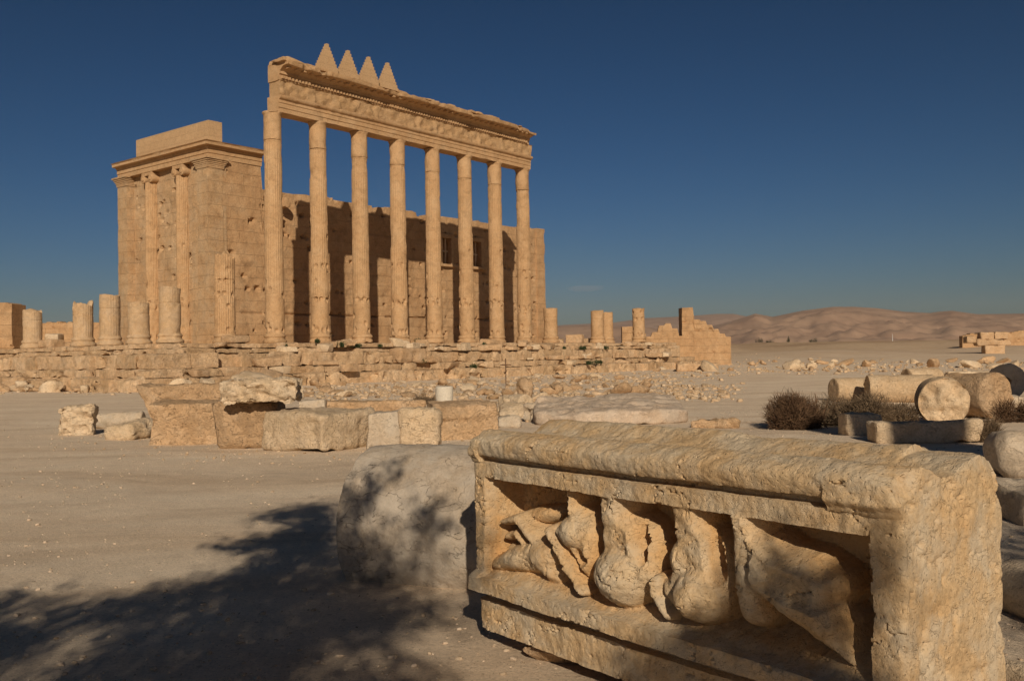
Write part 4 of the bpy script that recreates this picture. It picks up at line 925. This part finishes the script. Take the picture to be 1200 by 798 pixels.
# gravel: tiny loose stones, beyond counting
def gravel():
    r2 = np.random.RandomState(5); parts = []; base = [rock(.5, 700+k, (1, .9, .6), .3, 3) for k in range(6)]
    for k in range(3600):
        D = 3.6*(30/3.6)**r2.rand(); x = r2.uniform(-.6, .6)*D; 
        cl = fbm([[x*.5, D*.5, 0]], 1, 2, 61)[0]
        if cl < -.15 and r2.rand() < .7: continue
        s = .012+.035*r2.rand()**5+.0009*D; b = base[r2.randint(6)]
        V, Fc = move(b, (0, 0, 0), rz=r2.rand()*6, s=(s, s, s)); parts.append((V+np.array([x, D, gz(x, D)+s*.1]), Fc))
    return join(parts)
put('gravel', gravel(), stone_mat('dusty_pebbles', (.46, .34, .23), (.53, .41, .29), (.58, .46, .34), sc=3, bump=0.004, crack=0, pit=.2, dark=.2, vary=0, island=.25), kind='stuff')
def debris():
    r2 = np.random.RandomState(15); parts = []; base = [rock(.5, 720+k, (1, .9, .7), .3, 3) for k in range(8)]
    for (n, x0, x1, y0, y1, a, b_, foc) in ((5600, 330, 880, 436, 472, .06, .34, 1), (900, -20, 330, 452, 463, .06, .3, 0), (2000, 740, 1230, 422, 440, .08, .45, 1), (500, 560, 640, 450, 500, .05, .2, 1), (500, 60, 560, 500, 545, .02, .07, 0)):
        for k in range(n):
            px = r2.uniform(x0, x1); py = r2.uniform(y0, y1); g = gr(px, py); lx, ly, _ = w2loc(g)
            if X0P-3 < lx < X1P+3 and Y0P-2.9 < ly < Y1P: continue
            e_ = min((px-x0), (x1-px), 70)/70.0 if foc else 1; e2 = min((y1-py)/(y1-y0)*4, 1)
            if r2.rand() > (e_+.02)*(e2+.05): continue
            if fbm([[g[0]*.35, g[1]*.35, 0]], 1, 3, 63)[0] < -.1 and r2.rand() < .75: continue
            s_ = a+(b_-a)*r2.rand()**3; V, Fc = base[r2.randint(8)]; V, Fc = move((V, Fc), rz=r2.rand()*6, s=(s_*r2.uniform(.8, 1.5), s_, s_)); parts.append((V+np.array([g[0], g[1], gz(g[0], g[1])+s_*.1]), Fc))
    return join(parts)
put('rubble', debris(), stone_mat('mixed_rubble_limestone', (.47, .31, .175), (.53, .38, .235), (.57, .45, .32), sc=1.5, bump=0.02, crack=0.0, pit=0.3, dark=0.3, vary=0.0, island=0.22), kind='stuff')
def debris_blocks(n):
    r2 = np.random.RandomState(91)
    for k in range(n):
        lv = r2.randint(4); zt, off = ((-.32, .45), (-.64, 1.0), (-1.53, 1.9), (-2.03, 2.9))[lv]; x = r2.uniform(-9, 48)
        L_ = r2.uniform(.6, 2.0); h_ = r2.uniform(.25, .6); sh = weather(warp(rbox(L_, r2.uniform(.5, .9), h_, .12, .08), .15, k), .06, 1.3, 800+k, 4, chip=.12)
        c = loc2w(x, Y0P-off+.42, zt-.02); put('fallen_block', sh, M_rough if k % 3 else M_pale, None, c, (0, 0, TA+r2.normal()*.25), label='broken block lying on one of the worn steps of the platform', cat='stone block', group='blocks tumbled on the platform steps')
debris_blocks(46)
# ---- green tufts growing on the platform steps
M_green = plain_mat('dusty_green_leaves', (.03, .045, .018), (.06, .08, .03), 8)
tuft = to_mesh('weed_tuft', shrub_shape(.8, .5, .5, 500, 3, tw=.05), M_green, smooth=False)
for (px, py, s) in ((372, 402, .8), (398, 403, 1.1), (412, 403, .7), (420, 403, .7), (445, 404, .6), (332, 404, .8), (470, 413, .8), (482, 414, .6), (489, 400, .9), (567, 404, .9), (580, 405, .7), (643, 406, .7), (661, 406, .8), (682, 407, .9), (709, 407, .9), (690, 429, 1.0), (700, 424, 1.1), (555, 433, .9), (497, 424, .9), (464, 399, .7)):
    # find the step tread that this line of sight meets
    d = ray(px, py)
    best = None
    for zt, off in ((0, 0), (-.32, .45), (-.64, 1.0), (-1.53, 1.9), (-2.03, 2.9)):
        # stand it on the front edge of the tread
        A_ = np.array([tu, -d[:2]]).T; rhs = -(T0+tv*(Y0P-off+.25))
        sol = np.linalg.solve(A_, rhs); P = EYE+d*sol[1]; dz = abs((P[2]-ZP)-(zt+.12))
        if best is None or dz < best[0]: best = (dz, sol[0], off, zt)
    c = loc2w(best[1], Y0P-best[2]+.22, best[3]-.02)
    o = bpy.data.objects.new('weed_tuft', tuft); COL.objects.link(o); o.location = c; o.scale = (s, s, s); o.rotation_euler = (0, 0, px); tag(o, 'small green weed tuft growing on the platform steps', 'weed', 'weeds on the platform steps')
# fallen pieces on the platform top
def on_platform(px, D, wx, wy, h, label, mat, seed, chip=.12):
    lx, ly, _ = w2loc(at(px, 402, D)); put('fallen_block', weather(rbox(wx, wy, h, .13, .12), .07, 1.1, seed, 4, chip=chip), mat, None, loc2w(lx, ly, -.02), (0, 0, TA+seed), label=label, cat='stone block')
on_platform(674, 96, 1.7, 1.2, .9, 'broken block lying on the platform right of the colonnade stump', M_rough, 71)
on_platform(685, 99, 1.0, .9, .55, 'small broken block beside the twin stumps on the platform', M_rough, 72)
on_platform(64, 72, 1.2, 1.0, 1.1, 'square block perched on the platform between the two leftmost stumps', M_pale, 73, .05)
on_platform(60, 70, 1.5, 1.2, .6, 'rounded lump lying in front of the perched square block', M_rough, 74)
on_platform(78, 73, 1.1, 1.1, .5, 'low broken stone left of the slanting-top stump', M_rough, 75)
on_platform(655, 93, 1.0, .9, .4, 'low broken stone at the foot of the colonnade stump', M_rough, 76)
on_platform(276, 62, 1.6, 1.2, .5, 'low slab between the tallest stump and the first tall column', M_rough, 77)

# ---- other ruins
def ruin(name, label, pts, Y, base_z, thick, yaw, mat, seed, holes=8):
    xs = [at(p[0], p[1], Y)[0]/cos(yaw) for p in pts]; zs = [at(p[0], p[1], Y)[2]-base_z for p in pts]; x0 = xs[0]
    f = lambda x: float(np.interp(x, [a-x0 for a in xs], zs))
    st = lambda x: f(math.floor(x/.8)*.8+.2)+.15*_hash(np.array([int(x/.8)]), np.array([1]), np.array([2]), seed)[0]
    p = at(pts[0][0], pts[0][1], Y)
    return put(name, wall(0, xs[-1]-x0, 0, max(zs), thick, seed, lambda x: max(.3, st(x)), holes=holes, res=.2, relief=.09), mat, None, (p[0], p[1], base_z), (0, 0, yaw), label=label, cat='ruin')
ruin('ruined_wall', 'stepped ruined wall with a tall pillar-like left end, right of the platform', [(799, 364), (800, 361), (812, 361), (815, 374), (832, 381), (842, 388), (850, 394), (857, 398), (858, 402)], 121, -.2, 1.5, 0.1, M_wall, 51, 6)
ruin('ruined_wall', 'crumbling pointed ruin behind the lone stump, left of the stepped ruined wall', [(757, 394), (764, 391), (772, 384), (780, 379), (786, 380), (792, 390), (800, 396), (801, 398)], 119, -.2, 1.5, -.1, M_wall, 52, 5)
ruin('ruined_wall', 'low wall stub just left of the lone stump at the platform end', [(729, 384), (731, 382), (740, 383), (744, 388), (757, 392)], 124, -.2, 1.2, 0, M_wall, 53, 3)
ruin('ruined_wall', 'thick ruined wall corner cut off by the left picture edge, left of all stumps', [(-60, 352), (-20, 353), (10, 354), (14, 355)], 77, 1.2, 2.2, 0.0, M_wall, 54, 14)
ruin('enclosure_wall', 'long far wall with a notched top seen between the left stumps', [(-120, 385), (14, 384), (24, 388), (30, 391), (40, 379), (60, 377.5), (90, 378), (120, 377), (145, 378), (200, 378)], 150, -.2, 1.5, 0.0, M_wall, 55, 60)
ruin('enclosure_wall', 'far right ruined wall crossing behind the stacked blocks', [(1128, 393), (1140, 391), (1165, 390), (1200, 388), (1260, 386), (1330, 387)], 190, .8, 1.5, 0.0, M_wall, 56, 20)
# stacked blocks at the right
stk = thing('stacked_blocks', 'stack of squared blocks standing in front of the far right wall', 'ruin', (at(1164, 418, 165)[0], 165, gz(75, 165)-.3))
for k, (x, z, wx, h) in enumerate(((0, 0, 3.4, 1.6), (-1.0, 1.55, 4.0, 1.1), (1.6, 1.55, 2.4, 1.1), (-1.2, 2.62, 2.3, 1.3), (1.2, 2.62, 2.5, 1.3), (-4.0, 2.1, 1.6, 1.2))):
    put('block', weather(rbox(wx, 1.6, h, 0.2, .2), .16, .7, 150+k, 5, chip=.25), M_rough, stk, (x, 0, z))
# far trees along the rim of the plain
M_leaf = plain_mat('dark_green_foliage', (.018, .028, .014), (.04, .055, .025), 3); M_bark = plain_mat('brown_bark', (.10, .07, .045), (.17, .12, .08), 5, bump=.02)
for k, (px, wd, ht, lb) in enumerate(((889, 4.6, 4.0, 'leftmost dark round tree on the far rim, right of the stepped ruin'), (902, 5.0, 1.9, 'low dark bush tree, second from the left on the far rim'), (924, 2.0, 4.6, 'thin upright tree on the far rim'), (953, 4.6, 3.2, 'rightmost dark round tree on the far rim'))):
    p = at(px, 402, 600); z = gz(p[0], 600); t = thing('distant_tree', lb, 'tree', (p[0], 600, z-.2)); put('trunk', lathe([(0, .25), (1.5, .18), (ht*.8, .05)], 8), M_bark, t)
    put('crown', move(shrub_shape(wd, ht+.6, wd, 900, 30+k, tw=.35), (0, 0, .6), s=(1, 1, 1)), M_leaf, t, smooth=False)
# pale mast far behind
p = at(1046, 398, 1300); ms = thing('lattice_mast', 'thin pale mast standing before the far hills', 'mast', (p[0], 1300, 5.5)); M_mast = plain_mat('pale_painted_metal', (.55, .56, .55), (.62, .62, .60))
put('pole', lathe([(0, .8), (10, .35), (17, .12)], 8), M_mast, ms); put('hut', rbox(5, 4, 3, 4, .1), M_mast, ms, (-3, 0, 0))
# rusty iron post with a cross-bar in the rubble
g = gr(593, 452); M_iron = plain_mat('rusty_iron', (.07, .035, .02), (.13, .07, .04), 10)
cr = thing('iron_post', 'thin rusty iron post with a crossbar standing in the rubble strip', 'post', (g[0], g[1], 0)); put('pole', lathe([(-.1, .025), (1.55, .025)], 10), M_iron, cr); put('crossbar', rbox(.62, .05, .06, .05, .01), M_iron, cr, (0, 0, 1.15))

# ---- the shade tree standing behind the camera, whose crown shades the foreground
def tube_shape(pts, rad, nseg=10):
    pts = [np.array(p, float) for p in pts]; V = []; Fc = []
    for k, p in enumerate(pts):
        a = pts[max(k-1, 0)]; b = pts[min(k+1, len(pts)-1)]; t = (b-a)/np.linalg.norm(b-a); u_ = np.cross(t, [0.3, 1, .2]); u_ /= np.linalg.norm(u_); v_ = np.cross(t, u_)
        for i in range(nseg): th = 2*pi*i/nseg; V.append(p+(u_*cos(th)+v_*sin(th))*rad[k])
    for k in range(len(pts)-1):
        for i in range(nseg): a = k*nseg+i; b = k*nseg+(i+1) % nseg; Fc.append((a, b, b+nseg, a+nseg))
    Fc.append(tuple(range(nseg))[::-1]); Fc.append(tuple(range((len(pts)-1)*nseg, len(pts)*nseg))); return np.array(V), Fc
L_ = np.array(LDIR)
def lift(P, z): return np.array(P)-L_*((z-P[2])/(-L_[2]))*-1*-1
def up(P, z): return np.array(P)+(-L_)*((z-P[2])/(-L_[2]))
def inpoly(x, y, poly):
    c = False; n = len(poly)
    for i in range(n):
        x1, y1 = poly[i]; x2, y2 = poly[(i+1) % n]
        if (y1 > y) != (y2 > y) and x < (x2-x1)*(y-y1)/(y2-y1)+x1: c = not c
    return c
rs = np.random.RandomState(17)
crown_pts = []          # (point, clump radius, leaves)
# outline of the shaded ground, metres on the ground
edge = [(-160, 700), (0, 699), (55, 699), (120, 703), (190, 694), (235, 684), (262, 672), (300, 655), (330, 640), (300, 641), (258, 646), (262, 641), (310, 632), (350, 616), (330, 609), (308, 606), (330, 597), (392, 588), (392, 694), (552, 702), (510, 735), (470, 760), (520, 850), (560, 1100), (-400, 1100), (-400, 760)]
PE = [tuple(gr(a, b)[:2]) for a, b in edge]
holes = [(62, 768, .30, .20), (18, 722, .28, .10), (288, 745, .12, .09), (395, 780, .28, .16), (130, 722, .18, .07), (100, 708, .14, .05), (225, 683, .16, .05), (120, 795, .10, .06), (355, 668, .10, .12), (480, 735, .14, .10), (430, 715, .10, .05)]
HO = [(*gr(a, b)[:2], c, d) for a, b, c, d in holes]
xs_ = [p[0] for p in PE]; ys_ = [p[1] for p in PE]; k = 0
while k < 1500:
    x = rs.uniform(min(xs_), max(xs_)); y = rs.uniform(min(ys_), max(ys_))
    if not inpoly(x, y, PE): continue
    if any(((x-h[0])/h[2])**2+((y-h[1])/(h[3]*2.4))**2 < 1 for h in HO): continue
    crown_pts.append((up((x, y, 0), rs.uniform(3.9, 5.9)), .13, 24)); k += 1
def face_pt(px, py):
    d = ray(px, py); nb = np.array([-bu[1], bu[0]]); t = ((BA-EYE[:2])@nb)/(d[:2]@nb); return EYE+d*t
def poly_px(poly, fn, n, r, lv, z0=3.8, z1=5.6):
    X = [p[0] for p in poly]; Y = [p[1] for p in poly]; k = 0
    while k < n:
        x = rs.uniform(min(X), max(X)); y = rs.uniform(min(Y), max(Y))
        if inpoly(x, y, poly): crown_pts.append((up(fn(x, y), rs.uniform(z0, z1)), r, lv)); k += 1
dr = lambda x, y: at(x, y, 7.15)
poly_px([(390, 690), (392, 600), (405, 570), (425, 545), (470, 535), (440, 575), (425, 620), (445, 690)], dr, 70, .09, 9)
poly_px([(482, 590), (515, 590), (522, 640), (500, 655), (480, 640)], dr, 20, .08, 8); poly_px([(440, 640), (470, 600), (480, 690), (440, 690)], dr, 24, .08, 6)
poly_px([(480, 655), (500, 660), (500, 690), (470, 690)], dr, 10, .08, 6)
poly_px([(895, 640), (920, 640), (905, 700), (880, 690)], face_pt, 12, .06, 5); poly_px([(900, 690), (1000, 670), (1000, 700), (930, 715)], face_pt, 14, .06, 4)
poly_px([(1015, 622), (1062, 618), (1064, 658), (1020, 662)], face_pt, 5, .05, 4); poly_px([(820, 735), (870, 715), (960, 750), (1000, 850), (830, 850)], face_pt, 110, .08, 9); poly_px([(905, 690), (1010, 655), (1015, 740), (930, 760)], face_pt, 26, .08, 5); poly_px([(720, 785), (830, 745), (830, 830), (740, 830)], face_pt, 30, .07, 7)
# leaf clumps added on the right to shade the stones beyond the beam
def gx_(a, b): return gr(a, b)
n_left = len(crown_pts)
poly_px([(1176, 536), (1230, 536), (1290, 740), (1176, 740)], lambda x, y: np.array(gr(x, y)), 260, .16, 16, 4.0, 6.0)
M_leaves = plain_mat('tree_leaves', (.035, .055, .02), (.07, .09, .035), 4)
def shade_tree(label, trunk0, pts, seed, nb):
    rs = np.random.RandomState(seed); C_ = []
    for c, r, n in pts:
        for q in range(n):
            o_ = rs.normal(size=3)*r*np.array([1, 1.3, .7]); a = rs.normal(size=3); a /= np.linalg.norm(a); b = np.cross(a, rs.normal(size=3)); b /= np.linalg.norm(b); l = rs.uniform(.035, .06); w_ = l*.42; p = c+o_
            C_.append((p-a*l, p+b*w_, p+a*l, p-b*w_))
    CV = np.array(C_).reshape(-1, 3); trunk0 = np.array(trunk0)
    tree = thing('shade_tree', label, 'tree', trunk0)
    put('foliage', (CV-trunk0, [(4*i, 4*i+1, 4*i+2, 4*i+3) for i in range(len(C_))]), M_leaves, tree, smooth=False)
    put('trunk', weather(tube_shape([(0, 0, -.1), (.05, .05, .8), (-.05, .2, 1.8), (.05, .5, 2.9), (.1, .9, 3.8)], [.26, .20, .17, .14, .09], 16), .015, 4, 3, 3), M_bark, tree)
    cand = [p for p in pts if p[2] == 24] or pts
    for k in range(max(nb, 14)):
        c = cand[rs.randint(len(cand))][0]-trunk0; st = np.array([.05, .5, 2.9])+rs.normal(size=3)*.05
        put('branch', tube_shape([st, st*.5+c*.5+np.array([0, 0, .25])+rs.normal(size=3)*.08, c], [.06, .035, .012], 7), M_bark, tree)
shade_tree('leafy tree whose crown throws the dappled shadow over the left foreground', (-.9, -5.2, 0.0), crown_pts[:n_left], 17, 1)
shade_tree('unseen tree added to shade the stones right of the carved beam', (5.6, -4.5, 0.0), crown_pts[n_left:], 18, 12)  # second tree is out of view, put in to darken these stones
# ---- tall columns standing behind the camera on the right: their shadows fall on the fallen drums
for k, (x, y, lb) in enumerate(((9.35, -2.5, 'standing column outside the picture whose shadow crosses the long low block'), (20.0, -3.0, 'standing column outside the picture whose shadow covers the drum with the square hole'))):
    t = thing('standing_column', lb, 'column', (x, y, 0)); hh = 11.2 if k == 0 else 18.0; rr = .74 if k == 0 else .95
    put('shaft', lathe([(0, rr*.5), (0, rr*1.2), (.3, rr*1.2), (.5, rr), (hh-.8, rr*.95), (hh-.6, rr*1.05), (hh, rr*1.1), (hh, rr*.5)], 40), M_col, t)
# ---- air: dust haze over the plain
hz = rbox(26000, 17000, 620, 99999, .001); hm = bpy.data.materials.new('dusty_air'); hm.use_nodes = True; hn = hm.node_tree; hn.nodes.clear()
ho = hn.nodes.new('ShaderNodeOutputMaterial'); pv = hn.nodes.new('ShaderNodeVolumePrincipled'); pv.inputs['Color'].default_value = (.80, .80, .84, 1); pv.inputs['Density'].default_value = 0.00003; pv.inputs['Anisotropy'].default_value = 0.0
hn.links.new(pv.outputs[0], ho.inputs['Volume'])
put('haze', hz, hm, None, (0, 5000, -3.5), kind='stuff', smooth=False)

# ---- one small faint cloud low over the far hills, beyond the haze
p = at(687, 338, 15500); cs = weather(move(rbox(2, 2, 2, .2, .9), (0, 0, -1)), .25, 1.2, 6, 4)
V = cs[0]*np.array([300, 160, 52]); cm_ = bpy.data.materials.new('thin_cloud'); cm_.use_nodes = True; cn = cm_.node_tree; cn.nodes.clear()
co = cn.nodes.new('ShaderNodeOutputMaterial'); pv = cn.nodes.new('ShaderNodeVolumePrincipled'); pv.inputs['Color'].default_value = (.9, .88, .9, 1); pv.inputs['Density'].default_value = 0.0007
cn.links.new(pv.outputs[0], co.inputs['Volume']); put('cloud', (V, cs[1]), cm_, None, p, kind='structure')
